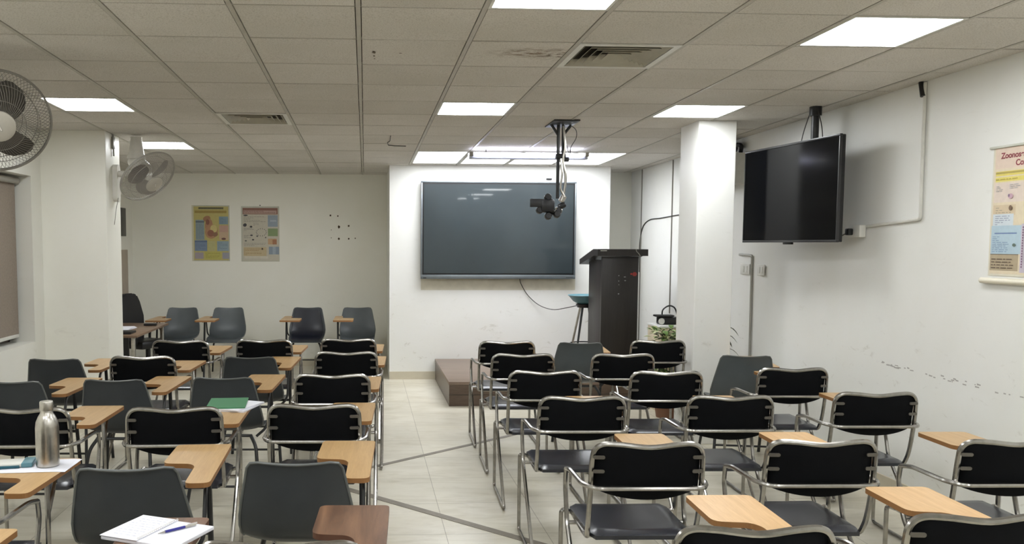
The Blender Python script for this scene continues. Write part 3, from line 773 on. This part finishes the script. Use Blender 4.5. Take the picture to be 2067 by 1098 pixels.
bm = B(); lathe(bm, [(0,0),(.008,0),(.008,.006),(0,.006)], 10, M=Matrix.Translation((.262,.775,.0)))
obj('nail', bm, M_blackm, p2)
# right wall chart (only its left part is in view); 0.62 m wide, left edge at y 4.82
yw = 4.79; nrm = Vector((-1, -.0085, 0)).normalized()
Mx = frame_from(nrm, Vector((rwx(yw)-.002, yw, 1.535)))
it = [(.02,.01,.99,.985,(222,206,176)),(.03,.01,.98,.17,(222,198,180)),(.04,.19,.40,.225,(226,206,84)),(.04,.235,.38,.27,(228,212,96)),(.03,.28,.52,.43,(220,202,190)),
 (.03,.45,.30,.53,(208,186,152)),(.03,.52,.28,.62,(204,216,226)),(.02,.61,.38,.83,(168,196,214)),(.02,.83,.36,.96,(166,148,118)),(.38,.60,.96,.97,(198,186,206)),
 (.04,.195,.39,.21,(170,150,60)),(.06,.665,.33,.675,(84,112,168)),(.02,.83,.36,.836,(96,86,70))]
it += textrows(.06,.26,.465,.52,3,(150,140,120),rnd)+textrows(.06,.25,.53,.61,5,(120,130,160),rnd)+textrows(.04,.26,.69,.82,9,(110,140,180),rnd)+textrows(.04,.33,.86,.95,4,(84,66,52),rnd)+textrows(.05,.36,.24,.265,1,(190,170,60),rnd)+textrows(.06,.16,.30,.35,4,(150,150,156),rnd)+textrows(.22,.36,.29,.33,3,(170,170,176),rnd)
it += [(.40,.62+.02*k,.415,.632+.02*k,(110,70,110)) for k in range(16)]
bl_3 = [(.62,.45,.22,.16,(214,186,120),0),(.60,.47,.15,.13,(182,140,88),.1),(.58,.50,.07,.10,(150,104,64),.2),(.66,.42,.05,.08,(206,170,110),-.2),(.245,.475,.02,.02,(96,70,50),0),(.24,.385,.03,.02,(190,150,170),0),(.31,.76,.02,.012,(70,90,80),0),(.22,.38,.012,.012,(120,90,120),0)]
pr = poster('wall_chart', 'colourful wall chart with yellow bars and blue box on the right wall', Mx, .62, .735, it, simple('chart_sheet', srgb(216,210,192), .4), bl_3)
def text_part(s, size, x, y, mat, parent, name='title_text', z=.0035):
    cu = bpy.data.curves.new(name, 'FONT'); cu.body = s; cu.size = size; cu.extrude = .0003; cu.offset = .0012
    o = bpy.data.objects.new(name, cu); COL.objects.link(o); me = bpy.data.meshes.new_from_object(o)
    bpy.data.objects.remove(o); me.materials.clear(); me.materials.append(mat)
    n = bpy.data.objects.new(name, me); COL.objects.link(n); n.parent = parent; n.location = (x, y, z); return n
M_title = simple('maroon_print', srgb(140,62,72), .6)
text_part('Zoonoser Teacam', .046, .06, .668, M_title, pr)
text_part('Coxsiton', .046, .17, .622, M_title, pr)
bm = B(); tube(bm, [(-.03,-.03,.018),(.66,-.03,.018)], .017, 12); obj('bottom_rod', bm, simple('cream_rod', srgb(224,218,200), .4), pr)
bm = B(); box(bm, -.025, .645, .728, .742, .001, .012, .003); obj('top_strip', bm, M_tape, pr)

# holes left in the alcove wall by removed fixings
bm = B(); random.seed(9)
for x, z, r in ((-.481,2.10,.014),(-.378,2.093,.011),(-.364,1.942,.020),(-.227,1.957,.013),(-.365,1.777,.015),(-.227,1.778,.013),(-.137,1.785,.009),(-.47,1.90,.006),(-.47,1.79,.006)):
    k = 10; quad(bm, [(x+r*random.uniform(.7,1.1)*math.cos(2*math.pi*q/k), YF-.0015, z+r*1.15*random.uniform(.7,1.1)*math.sin(2*math.pi*q/k)) for q in range(k)])
obj('plaster_hole', bm, simple('hole_brown', srgb(70,54,36), .9), wall_alcove, smooth=False)
# dark board and pale panel on the far left wall
bm = B(); box(bm, LX2, LX2+.03, 11.05, 11.50, 1.80, 2.17, .004); tag(obj('notice_board', bm, M_blackp), 'dark narrow board on the far left wall, seen just past the left pillar', 'board')
bm = B(); box(bm, LX2, LX2+.012, 11.15, 11.62, .95, 1.62, .003); tag(obj('wall_panel', bm, simple('beige_panel', srgb(176,164,148), .6)), 'beige panel below the dark board on the far left wall', 'panel')

# ------------------------------------------------------------------ wall fans
def fan(name, label, c, n, mount_y, spin, R=.28, gm=None, bm_=None, dome=.075, column=False):
    c = Vector(c); n = Vector(n).normalized()
    t = thing(name, label, 'fan', tuple(c), 0, 'wall fans')
    M = frame_from(n, Vector((0,0,0)))
    sp = 84
    def gr(depth, sgn):
        bm = B()
        for k in range(sp):
            a = 2*math.pi*k/sp
            pts = []
            for q in range(7):
                f = q/6; r = .078+(R-.078)*f; sw = .35*f*sgn
                z = sgn*depth*math.cos(f*math.pi/2)**.8 if f < 1 else 0
                pts.append(M @ Vector((r*math.cos(a+sw), r*math.sin(a+sw), z)))
            tube(bm, pts, .0013, 4, cap=False)
        for f in (.35, .7):
            r = .062+(R-.062)*f; z = sgn*depth*math.cos(f*math.pi/2)**.8
            tube(bm, [M @ Vector((r*math.cos(2*math.pi*k/40), r*math.sin(2*math.pi*k/40), z)) for k in range(40)], .002, 5, closed=True)
        return bm
    gm = gm or M_fangr; bm_ = bm_ or M_fanbl
    obj('front_grille', gr(dome, 1), gm, t); obj('rear_grille', gr(.06, -1), gm, t)
    bm = B()
    for z in (-.006, .006): tube(bm, [M @ Vector((R*math.cos(2*math.pi*k/64), R*math.sin(2*math.pi*k/64), z)) for k in range(64)], .006, 8, closed=True)
    obj('rim', bm, gm, t)
    bm = B(); dz = dome-.075; lathe(bm, [(0,.092+dz),(.066,.090+dz),(.083,.082+dz),(.085,.070+dz),(0,.066+dz)], 32, M=M); h = obj('hub_cap', bm, M_hub, t)
    bm = B(); prism(bm, rrect(-.007,.007,-.026,.026,.0069,4), dz+.0915, dz+.0925, M=M @ Matrix.Rotation(R_(28),4,'Z')); prism(bm, rrect(-.004,.004,-.022,.022,.0039,4), dz+.0925, dz+.093, 1, 1, M=M @ Matrix.Rotation(R_(28),4,'Z')); obj('badge', bm, [M_greyp, M_fanw], h)
    for k in range(3):
        bm = B(); a0 = spin+2*math.pi*k/3; rows = []
        for q in range(9):
            f = q/8; r = .035+(.235-.035)*f; wd = (.05+.13*math.sin(math.pi*min(1, f*.75+.12)))*(1 if f < .85 else math.sqrt(max(.05, 1-((f-.85)/.16)**2)))
            row = []
            for s in range(5):
                g = (s/4-.5); row.append(bm.verts.new(M @ (Matrix.Rotation(a0+.5*f, 3, 'Z') @ Vector((r, g*wd, .01+g*wd*.45*(1-.4*f))))))
            rows.append(row)
        for a, b_ in zip(rows, rows[1:]):
            for s in range(4): bm.faces.new((a[s], a[s+1], b_[s+1], b_[s]))
        bmesh.ops.solidify(bm, geom=bm.faces[:], thickness=.003)
        obj('blade', bm, bm_, t)
    bm = B(); lathe(bm, [(0,.02),(.03,.02),(.03,-.055),(.075,-.06),(.088,-.08),(.082,-.17),(.066,-.25),(.05,-.262),(0,-.262)], 24, M=M); obj('motor_housing', bm, M_fanw, t)
    bm = B(); lathe(bm, [(0,-.262),(.046,-.262),(.046,-.266),(0,-.266)], 20, M=M); obj('rear_vent', bm, M_greyp, t)
    if column:
        bm = B(); b0 = M @ Vector((0,0,-.20)); top = zc(c.y)-c.z-.004
        lathe(bm, [(0,b0.z-.05),(.045,b0.z-.05),(.048,b0.z+.03),(.085,b0.z+.04),(.085,b0.z+.06),(.07,b0.z+.09),(.05,top-.03),(.055,top-.02),(0,top-.02)], 24, M=Matrix.Translation((b0.x, b0.y, 0))); obj('neck_column', bm, M_fanw, t)
    # wall bracket on the pillar side
    wx = -2.364-c.x
    by = mount_y-c.y
    bm = B(); prism(bm, rrect(-.055,.055,-.175,.175,.05), 0, .045, M=Matrix.Translation((wx, by, -.06)) @ Matrix.Rotation(R_(90),4,'Y') @ Matrix.Rotation(R_(90),4,'Z')); obj('wall_plate', bm, M_fanw, t)
    e = M @ Vector((0,0,-.13))
    bm = B(); tube(bm, catmull([(wx+.03, by, .03),(wx+.12, by*.8, .03),(e.x, e.y, e.z-.02)], 6), .028, 12); obj('arm', bm, M_fanw, t)
    bm = B(); tube(bm, catmull([(wx+.05,by-.05,-.2),(wx+.03,by-.06,-.32),(wx+.01,by-.05,-.45)], 5), .003, 5); obj('pull_cord', bm, M_gcable, t)
    return t
fan('wall_fan', 'tilted wall fan with pale hub on the far left pillar', (-2.03, 8.13, 2.33), (.62,-.42,-.66), 8.2, .6, .28, M_fangr2, M_fanbl2, .11, True)
fan('wall_fan', 'large near wall fan cut by the left edge of the view', (-2.015, 4.82, 2.372), (.46,-.79,-.41), 4.77, R_(48), .28, None, None, .095)
bm = B(); tube(bm, [(-2.355,8.17,zc(8.17)-.01),(-2.352,8.17,2.52)], .008, 6); box(bm, -2.365, -2.345, 8.14, 8.20, zc(8.17)-.14, zc(8.17)-.03, .004)
tag(obj('cable_conduit', bm, M_greyp), 'short cable conduit on the left pillar above the tilted fan', 'conduit')

# ------------------------------------------------------------------ desk area at far left
t = thing('desk', 'brown laminate desk behind the left pillar', 'desk', (-2.79, 9.64, 0))
bm = B(); box(bm, -.39, .42, -.72, .70, .725, .75, .003); obj('desktop', bm, M_desk, t)
for x, y in ((-.34,-.64),(.36,-.64),(-.34,.62),(.36,.62)):
    bm = B(); box(bm, x-.02, x+.02, y-.02, y+.02, 0, .724, .003); obj('leg', bm, M_steel, t)
bm = B(); box(bm, -.30, .30, -.60, -.58, .30, .722); obj('modesty_panel', bm, M_blackp, t)
t = thing('laptop', 'closed dark laptop lying on the desk beside papers', 'laptop', (-2.62, 9.12, .75))
bm = B(); box(bm, -.16, .16, -.11, .11, 0, .016, .004); obj('base', bm, M_blackp, t)
bm = B(); box(bm, -.16, .16, -.11, .11, .017, .025, .003); obj('lid', bm, M_blackm, t)
bm = B()
for k in range(4): box(bm, -.15, .15, -.21, .21, k*.004, k*.004+.0035, 0, 0, Matrix.Rotation(R_(3*k-4),4,'Z'))
tag(obj('paper_stack', bm, M_paper, loc=(-2.75, 9.55, .75)), 'stack of white papers on the desk behind the left pillar', 'papers')
bm = B(); box(bm, -.07, .07, -.04, .04, 0, .025, .006); tag(obj('stapler_box', bm, M_blackp, loc=(-2.50, 10.0, .75)), 'small black box near the right edge of the desk', 'box')
t = thing('office_chair', 'high-backed black office chair behind the brown desk', 'office chair', (-2.68, 10.58, 0), R_(-118))
bm = B()
prof = [(-.19,.46),(-.235,.60),(-.23,.80),(-.205,.98),(-.16,1.06),(-.08,1.085),(.08,1.085),(.16,1.06),(.205,.98),(.23,.80),(.235,.60),(.19,.46)]
prof = [(x*.86, z) for x, z in prof]
fr = [bm.verts.new((x, -.20-(z-.46)*.12, z)) for x, z in prof]; bk = [bm.verts.new((x*.96, -.29-(z-.46)*.12, z-.005)) for x, z in prof]
bm.faces.new(fr); bm.faces.new(bk[::-1])
for k in range(12): bm.faces.new((fr[k], fr[(k+1)%12], bk[(k+1)%12], bk[k]))
bmesh.ops.bevel(bm, geom=bm.edges[:], offset=.02, segments=2, affect='EDGES'); obj('backrest', bm, M_vinyl, t)
bm = B(); box(bm, -.225, .225, -.22, .12, .42, .52, .035); obj('seat', bm, M_vinyl, t)
for s in (-1, 1):
    bm = B(); tube(bm, catmull([(s*.23,-.18,.48),(s*.245,-.18,.60),(s*.245,-.10,.65),(s*.245,-.02,.64),(s*.24,.03,.55),(s*.22,.02,.46)], 6), .017, 8); obj('armrest', bm, M_blackp, t)
bm = B(); tube(bm, [(0,0,.10),(0,0,.43)], .03, 12); obj('gas_column', bm, M_blackm, t)
for k in range(5):
    a = R_(72*k+10); bm = B(); tube(bm, [(.03*math.cos(a),.03*math.sin(a),.11),(.19*math.cos(a),.19*math.sin(a),.07)], [.025,.016], 8); f = obj('foot', bm, M_blackp, t)
    bm = B(); lathe(bm, [(0,-.02),(.027,-.02),(.03,0),(.027,.02),(0,.02)], 14, M=Matrix.Translation((.19*math.cos(a),.19*math.sin(a),.03)) @ Matrix.Rotation(R_(90),4,'X')); obj('castor', bm, M_blackp, f)

# ------------------------------------------------------------------ tablet-arm chairs
TZ = .760
def tablet_outline(a, b, k_=.4):
    # x to the sitter's right; wide writing part ahead, arm running back on the right
    m_ = a+(b-a)*k_
    P = [(.30,b,.025),(.05,b,.03),(.045,m_+.015,.04),(.165,m_,.035),(.19,m_-.04,.035),(.19,a,.03),(.288,a,.035)]
    out = []; n = len(P)
    for i in range(n):
        a = Vector(P[i-1][:2]); b = Vector(P[i][:2]); c = Vector(P[(i+1) % n][:2]); r = P[i][2]
        d1, d2 = a-b, c-b; r = min(r, d1.length*.48, d2.length*.48); s, e = b+d1.normalized()*r, b+d2.normalized()*r
        for k in range(6):
            t = k/5; p = s*(1-t)**2+b*2*t*(1-t)+e*t*t; out.append((p.x, p.y))
    return out
def tablet(parent, top, edge, y0=.20, y1=.735, k_=.40):
    bm = B(); o = tablet_outline(y0, y1, k_); prism(bm, o, TZ-.020, TZ, 0, 1)
    for f in bm.faces:
        if f.normal.z < -.5 or (f.calc_center_median().z < TZ-.015 and len(f.verts) > 6): f.material_index = 1
    return obj('writing_tablet', bm, [top, edge], parent, smooth=False)
WB = .231
def fabric_chair(top=M_tan, edge=M_edge):
    t = thing('tablet_chair', '', 'chair', group='black vinyl chairs with chrome frames')
    HT = .885
    # hoop frame of the back, bending forward under the seat
    hoop = [(-.215,.44,.455),(-.222,.13,.455),(-.230,.062,.50),(-.232,.022,.64),(-.231,.0,.80),(-.222,-.006,.858),(-.188,-.012,.884),(-.12,-.020,HT),(0,-.034,HT-.009),(.12,-.020,HT),(.188,-.012,.884),(.222,-.006,.858),(.231,.0,.80),(.232,.022,.64),(.230,.062,.50),(.222,.13,.455),(.215,.44,.455)]
    bm = B(); tube(bm, catmull(hoop, 5), .0112, 8); obj('back_frame', bm, M_chrome, t)
    # padded back panel
    bm = B(); nx, nz = 16, 6; g = {}
    for side, off in ((0, -.010), (1, .016)):
        for i in range(nx+1):
            u = i/nx*2-1
            zb = .694-.044*(1-u*u)**.8; zt_ = .880-.009*(1-abs(u)**2) + (0 if abs(u) < .9 else -.02*((abs(u)-.9)/.1)**2)
            for j in range(nz+1):
                v = j/nz; z = zb+(zt_-zb)*v; x = u*(.221)
                y = -.034*(1-u*u)+.024*(1-v)+off
                e = min(1-abs(u), v, 1-v)
                if e < .02: y += (.013 if side == 0 else -.006)*.6
                g[side, i, j] = bm.verts.new((x, y, z))
    for i in range(nx):
        for j in range(nz):
            bm.faces.new((g[0,i,j], g[0,i+1,j], g[0,i+1,j+1], g[0,i,j+1])); bm.faces.new((g[1,i,j], g[1,i,j+1], g[1,i+1,j+1], g[1,i+1,j]))
    for i in range(nx):
        for j in (0, nz): bm.faces.new((g[0,i,j], g[1,i,j], g[1,i+1,j], g[0,i+1,j]))
    for j in range(nz):
        for i in (0, nx): bm.faces.new((g[0,i,j], g[0,i,j+1], g[1,i,j+1], g[1,i,j]))
    obj('backrest', bm, M_vback, t, auto=60)
    for s in (-1, 1):
        for z, y in ((.832,-.013),(.772,-.008)):
            bm = B(); M = Matrix.Translation((s*.206, y-.006, z)) @ Matrix.Rotation(s*R_(4),4,'Z') @ Matrix.Rotation(R_(90),4,'X')
            prism(bm, rrect(-.024,.024,-.0075,.0075,.007,4), 0, .005, M=M); obj('back_clip', bm, M_clip, t)
    # arm rail passing behind the back
    bm = B(); tube(bm, fillet([(-.268,.335,.690),(-.268,.26,.708),(-.262,.03,.706),(-.225,-.040,.706),(.225,-.040,.706),(.262,.03,.706),(.268,.26,.708),(.268,.335,.690)], .035), .0105, 8); obj('arm_rail', bm, M_chrome, t)
    for s in (-1, 1):
        x = s*.268
        bm = B(); tube(bm, fillet([(x,.335,.690),(x,.348,.62),(x,.30,.46),(x,-.10,.0125),(x,.43,.0125),(x,.43,.475),(x*.82,.44,.455)], .03), .0105, 8); obj('leg', bm, M_chrome, t)
    bm = B(); tube(bm, [(-.265,.30,.452),(.265,.30,.452)], .010, 8); obj('cross_bar', bm, M_chrome, t)
    bm = B(); tube(bm, [(-.222,.12,.455),(.222,.12,.455)], .010, 8); obj('cross_bar', bm, M_chrome, t)
    # seat
    bm = B(); N = 14; g = {}
    def sx(v): return .218+.012*v
    for side in (0, 1):
        for i in range(N+1):
            for j in range(N+1):
                u, v = i/N*2-1, j/N
                # squircle mapping for rounded corners
                x = u*sx(v)*(1-.10*max(0, abs(v*2-1)-.72)**1*abs(u)**6*3); y = .035+.465*v
                e = max(abs(u), abs(v*2-1)); ed = max(0, (e-.82)/.18)
                z = (.497-.010*(1-u*u)*math.sin(math.pi*v)-.016*ed*ed-.018*max(0, v-.85)/.15) if side == 0 else .464
                g[side,i,j] = bm.verts.new((x, y, z))
    for i in range(N):
        for j in range(N):
            bm.faces.new((g[0,i,j], g[0,i+1,j], g[0,i+1,j+1], g[0,i,j+1])); bm.faces.new((g[1,i,j], g[1,i,j+1], g[1,i+1,j+1], g[1,i+1,j]))
        for j in (0, N): bm.faces.new((g[0,i,j], g[1,i,j], g[1,i+1,j], g[0,i+1,j]))
        for j in (0, N): bm.faces.new((g[0,j,i], g[0,j,i+1], g[1,j,i+1], g[1,j,i]))
    obj('seat', bm, M_vseat, t, auto=50)
    tablet(t, top, edge)
    bm = B(); tube(bm, fillet([(.268,.43,.46),(.268,.43,.60),(.255,.46,.734)], .03), .011, 8); tube(bm, [(.268,.43,.60),(.235,.62,.731)], .009, 8); obj('tablet_bracket', bm, M_chrome, t)
    return t
def shell_grid(bm, pts, th=.006, nx=16):
    # pts: (y, z, halfwidth, curl, dip): curl = how far the side edges come forward
    nj = len(pts); g = []
    for j, (y, z, hw, curl, dip, up) in enumerate(pts):
        row = []
        for i in range(nx+1):
            u = i/nx*2-1
            row.append(bm.verts.new((u*hw, y+curl*abs(u)**2.5, z+up*abs(u)**3-dip*(1-abs(u)**2))))
        g.append(row)
    for a, b in zip(g, g[1:]):
        for i in range(nx): bm.faces.new((a[i], a[i+1], b[i+1], b[i]))
    bmesh.ops.recalc_face_normals(bm, faces=bm.faces[:])
    rim = [v.co.copy() for v in g[0]] + [r[-1].co.copy() for r in g[1:]] + [v.co.copy() for v in g[-1][::-1]][1:] + [r[0].co.copy() for r in g[::-1][1:-1]]
    bmesh.ops.solidify(bm, geom=bm.faces[:], thickness=th)
    return rim
def plastic_chair(shell=M_shell, rimm=M_rim, legm=M_blackm, top=M_tan, edge=M_edge, cushion=None):
    t = thing('tablet_chair', '', 'chair', group='moulded plastic shell chairs')
    key = [(y_, z_*(1-.032*max(0, (z_-.48)/.41)), h_, c_, d_, u_) for (y_, z_, h_, c_, d_, u_) in [(-.022,.893,.140,.010,.012,-.004),(-.020,.884,.172,.014,.008,0),(-.014,.860,.187,.020,.002,0),(.0,.78,.202,.030,0,0),(.015,.70,.217,.038,0,0),(.032,.63,.229,.045,0,0),(.055,.575,.234,.050,0,.004),(.092,.525,.230,.030,0,.018),(.145,.490,.226,.008,0,.030),(.22,.472,.224,0,0,.034),(.32,.470,.222,0,0,.030),(.42,.478,.216,0,0,.018),(.485,.474,.205,-.004,0,.006),(.515,.455,.190,-.01,0,0)]]
    bm = B(); rim = shell_grid(bm, key); obj('shell', bm, shell, t, auto=60)
    bm = B(); tube(bm, rim, .0055, 6, closed=True); obj('shell_rim', bm, rimm, t)
    if cushion:
        bm = B(); k2 = [(y+.012, z+(.012 if y > .1 else 0), hw-.03, c*.8, 0, u*.5) for (y, z, hw, c, d, u) in key[2:-1]]
        shell_grid(bm, k2, .016); obj('cushion', bm, cushion, t, auto=60)
    for s in (-1, 1):
        x = s*.20
        bm = B(); tube(bm, fillet([(s*.15,.12,.462),(s*.19,.08,.40),(s*.235,-.06,.0)], .04), .0115, 8); obj('leg', bm, legm, t)
        bm = B()
        if s < 0: tube(bm, fillet([(-.15,.40,.462),(-.19,.43,.40),(-.235,.50,.0)], .04), .0115, 8)
        else: tube(bm, fillet([(.25,.36,.738),(.25,.40,.45),(.245,.50,.0)], .06), .0125, 8)
        obj('leg', bm, legm, t)
    for P_, r_ in (([(-.16,.12,.46),(.16,.12,.46)],.010),([(-.16,.40,.46),(.25,.41,.46)],.010),([(-.218,-.01,.16),(.218,-.01,.16)],.008)):
        bm = B(); tube(bm, P_, r_, 8); obj('cross_bar', bm, legm, t)
    bm = B(); tube(bm, fillet([(.19,.10,.46),(.262,.12,.52),(.262,.20,.731),(.22,.64,.731)], .05), .009, 8); obj('tablet_bracket', bm, legm, t)
    tablet(t, top, edge, .12, .78, .46)
    return t
TILT_Z = R_(-1.8)
FC = fabric_chair(); PC = plastic_chair(); PG = plastic_chair(shell=M_shell_l); PN = plastic_chair(shell=M_shell, cushion=M_navy); PB = plastic_chair(top=M_brown, edge=M_edge_b); FB = fabric_chair(top=M_brown, edge=M_edge_b); FL = fabric_chair(top=M_tan2)
used = set()
def put(src, x, y, label, rot=0.0, group=None):
    if src.name in used: o = dup(src, (x, y, 0), TILT_Z+R_(rot), label)
    else:
        used.add(src.name); o = src; o.location = (x, y, 0); o.rotation_euler = (0, 0, TILT_Z+R_(rot)); o['label'] = label
    o['group'] = group or o['group']
    return o
V = 'black vinyl chair, '
# right block
put(FC, 1.17, 3.415, V+'aisle side of right block, second row, worn seat wholly visible')
put(FL, 1.135, 2.37, V+'only its top shows at the bottom edge, right of centre', 0)
put(FL, 1.88, 2.45, V+'only its top shows in the bottom right corner')
put(FC, 1.168, 4.475, V+'aisle side of the right block, third row from the viewer')
put(FC, 1.161, 5.394, V+'aisle side of the right block, fourth row from the viewer')
put(FC, 1.177, 6.248, V+'aisle side of right block, second row from the platform')
put(FC, 1.194, 7.069, V+'right block beside the platform corner, nearest the big screen')
put(FC, 2.50, 7.10, V+'right block, in front of the cream cabinet and beside the square pillar')
put(FC, 1.927, 6.223, V+'middle of the right block, just in front of the dark lectern')
put(FC, 1.942, 5.346, V+'middle of the right block, fourth row, one behind the lectern chair')
put(FC, 1.98, 4.468, V+'middle of the right block, third row from the viewer')
put(FL, 1.915, 3.427, V+'middle of the right block, second row, beside the pale tablet')
put(FC, 2.844, 5.475, V+'wall side of the right block, below the grey shell chair')
put(FC, 2.836, 4.542, V+'closest to the right wall, third row from the viewer')
put(FC, 2.73, 3.40, V+'cut by the right edge, second row from the viewer')
put(PG, 1.86, 7.22, 'grey plastic shell chair between the front vinyl chairs, before the lectern', -4)
put(PG, 2.92, 6.33, 'grey plastic shell chair turned slightly, standing before the white square pillar', -9)
# left block
put(FC, -.142, 7.277, V+'left block aisle side, front row nearest the alcove')
put(FC, -.143, 6.41, V+'left block aisle side, second row from the alcove')
put(FC, -.206, 5.30, V+'left block aisle side, third row from the alcove')
put(FC, -.26, 4.30, V+'left block aisle side, directly ahead of the near charcoal shell chair')
put(PC, -.275, 3.27, 'charcoal plastic shell chair, bottom centre left, whole back facing the viewer')
put(FB, -.235, 2.30, V+'with red-brown tablet, at the bottom edge beside the aisle')
put(FC, -.855, 7.226, V+'front row of left block, second from the aisle')
put(PC, -.86, 6.36, 'charcoal plastic shell chair in the left block, second from aisle, just behind front row')
put(PC, -.898, 5.38, 'charcoal plastic shell chair with the green file beside its base, third row of left block')
put(FC, -.95, 4.24, V+'whose tablet carries the green file', 3)
put(PC, -.90, 3.21, 'charcoal plastic shell chair behind the open notebook, bottom left', 4)
put(PB, -.86, 2.14, 'charcoal shell chair below the view, its red-brown tablet holding the notebook')
put(FC, -1.551, 7.195, V+'front row of left block, third from aisle, beside the desk')
put(FC, -1.606, 6.187, V+'second row of left block, in line with the left pillar edge')
put(PC, -1.56, 5.32, 'charcoal plastic shell chair, left block, behind the vinyl chair in line with pillar')
put(FC, -1.70, 4.25, V+'behind the steel bottle at the left edge', 2)
put(FC, -1.57, 3.03, V+'left edge, tablet holding the steel bottle and papers', 0)
put(PC, -1.47, 2.05, 'charcoal shell chair, only its tan tablet corner shows in the bottom left corner')
put(PC, -2.27, 6.29, 'charcoal plastic shell chair beside the window wall, next to the left pillar')
put(PC, -2.17, 5.27, 'charcoal plastic shell chair cut by the left edge, fourth row')
# chairs along the alcove wall, facing the room
for x, s, lab in ((-2.40,PG,'grey plastic shell chair against the alcove wall, first from the desk'),(-1.80,PG,'grey plastic shell chair against the alcove wall under the right chart edge'),(-.76,PN,'dark navy cushioned shell chair against the alcove wall'),(-.10,PG,'grey plastic shell chair against the alcove wall, beside the screen wall corner')):
    put(s, x, 11.30, lab, 180+1.8, 'chairs along the alcove wall')

# ------------------------------------------------------------------ things on the tablets
def world_tab(cx, cy_, rot, x, y):
    a = TILT_Z+R_(rot); return (cx+x*math.cos(a)-y*math.sin(a), cy_+x*math.sin(a)+y*math.cos(a))
# steel bottle + papers 
px, py = world_tab(-1.57, 3.03, 0, .205, .60)
t = thing('steel_bottle', 'brushed stainless steel water bottle standing on papers', 'bottle', (px, py, TZ+.003))
bm = B(); lathe(bm, [(0,0),(.043,0),(.047,.004),(.047,.165),(.044,.19),(.034,.213),(.026,.226),(.025,.238),(0,.238)], 32); obj('body', bm, M_steel, t)
bm = B(); lathe(bm, [(0,.239),(.0265,.239),(.0275,.244),(.0275,.272),(.025,.277),(0,.278)], 28); obj('cap', bm, M_steel, t)
bm = B(); a = TILT_Z
def sheet(bm, cx, cy_, wx, wy, z, ang, th=.0008, mi=0):
    M = Matrix.Translation((cx, cy_, z)) @ Matrix.Rotation(ang, 4, 'Z'); box(bm, -wx/2, wx/2, -wy/2, wy/2, 0, th, 0, mi, M)
sheet(bm, px-.045, py+.01, .30, .21, 0, R_(-1)); sheet(bm, px-.06, py+.0, .30, .21, .001, R_(4))
o = obj('loose_papers', bm, M_paper, smooth=False); o.location = (0,0,TZ+.0003); tag(o, 'white sheets of paper under the steel bottle', 'papers')
t = thing('pencil_case', 'small teal and white pencil pouch on the papers beside the steel bottle', 'pouch', (px-.155, py+.01, TZ+.0025), R_(12))
bm = B(); box(bm, -.10, .08, -.05, .05, .0, .018, .007); obj('pouch_body', bm, M_whitep, t)
bm = B(); box(bm, .045, .09, -.055, .055, .0, .020, .005); obj('teal_band', bm, M_teal, t)
bm = B(); box(bm, -.07, .04, -.062, -.051, .001, .012, .003); obj('zip_edge', bm, M_teald, t)
# paper on the corner tablet
px, py = world_tab(-1.47, 2.05, 0, .13, .62)
bm = B(); sheet(bm, px, py, .20, .22, 0, R_(4), .003); o = obj('paper_pad', bm, M_paper, smooth=False); o.location = (0,0,TZ+.0003); tag(o, 'white paper pad on the tan tablet in the bottom left corner', 'papers')
# notebook and pen (chair at -.875, 2.15)
nx_, ny_ = -.673, 2.743
t = thing('open_notebook', 'open white spiral notebook with handwriting on the red-brown tablet', 'notebook', (nx_, ny_, TZ+.0006), R_(-24))
bm = B(); box(bm, -.142, .142, -.106, .106, .0, .012, .002); obj('page_block', bm, M_paper, t)
bm = B(); box(bm, -.145, .0, -.108, .108, .0125, .0155, .001); obj('left_page', bm, M_paper, t)
bm = B(); rr = random.Random(2)
for k in range(9):
    x = -.13+.008*(k % 3)
    yv = .09-k*.021
    while x < -.03:
        l = rr.uniform(.008,.02); quad(bm, [(x,yv,.0159),(x+l,yv+rr.uniform(-.001,.001),.0159),(x+l,yv+.0014,.0159),(x,yv+.0014,.0159)]); x += l+.006
obj('handwriting', bm, M_ink, t, smooth=False)
bm = B()
for k in range(22): 
    yv = -.10+k*.0096; tube(bm, [(.0+.004*math.cos(q*math.pi/4), yv, .0165+.005*math.sin(q*math.pi/4)) for q in range(5)], .0008, 4)
obj('spiral_binding', bm, M_steel, t)
t = thing('ballpoint_pen', 'blue and clear ballpoint pen lying on the open notebook', 'pen', (nx_+.055, ny_-.005, TZ+.0185), R_(40))
bm = B(); tube(bm, [(-.035,0,0),(.035,0,0)], .0045, 10); obj('grip', bm, simple('pen_blue', srgb(44,44,130), .3), t)
bm = B(); tube(bm, [(.036,0,0),(.075,0,0)], .004, 10); box(bm, .045,.08,-.001,.001,.003,.007); obj('clip_end', bm, M_steel, t)
bm = B(); tube(bm, [(-.06,0,-.001),(-.036,0,0)], [.001,.0038], 10); obj('tip', bm, M_greyp, t)
# green file stack (chair at -.95, 4.24 rotated 3)
gx, gy = world_tab(-.95, 4.24, 3, .17, .72)
bm = B(); sheet(bm, gx+.045, gy-.045, .23, .30, 0, R_(-16), .008); sheet(bm, gx+.04, gy-.05, .22, .29, .0085, R_(-24), .006)
o = obj('exercise_books', bm, M_paper, smooth=False); o.location = (0,0,TZ+.0004); tag(o, 'white exercise books under the green file', 'books')
bm = B(); sheet(bm, gx-.005, gy-.02, .22, .31, 0, R_(4), .006)
o = obj('green_file', bm, M_green, smooth=False); o.location = (0,0,TZ+.0155); tag(o, 'green file lying on white books on a left block tablet', 'file')
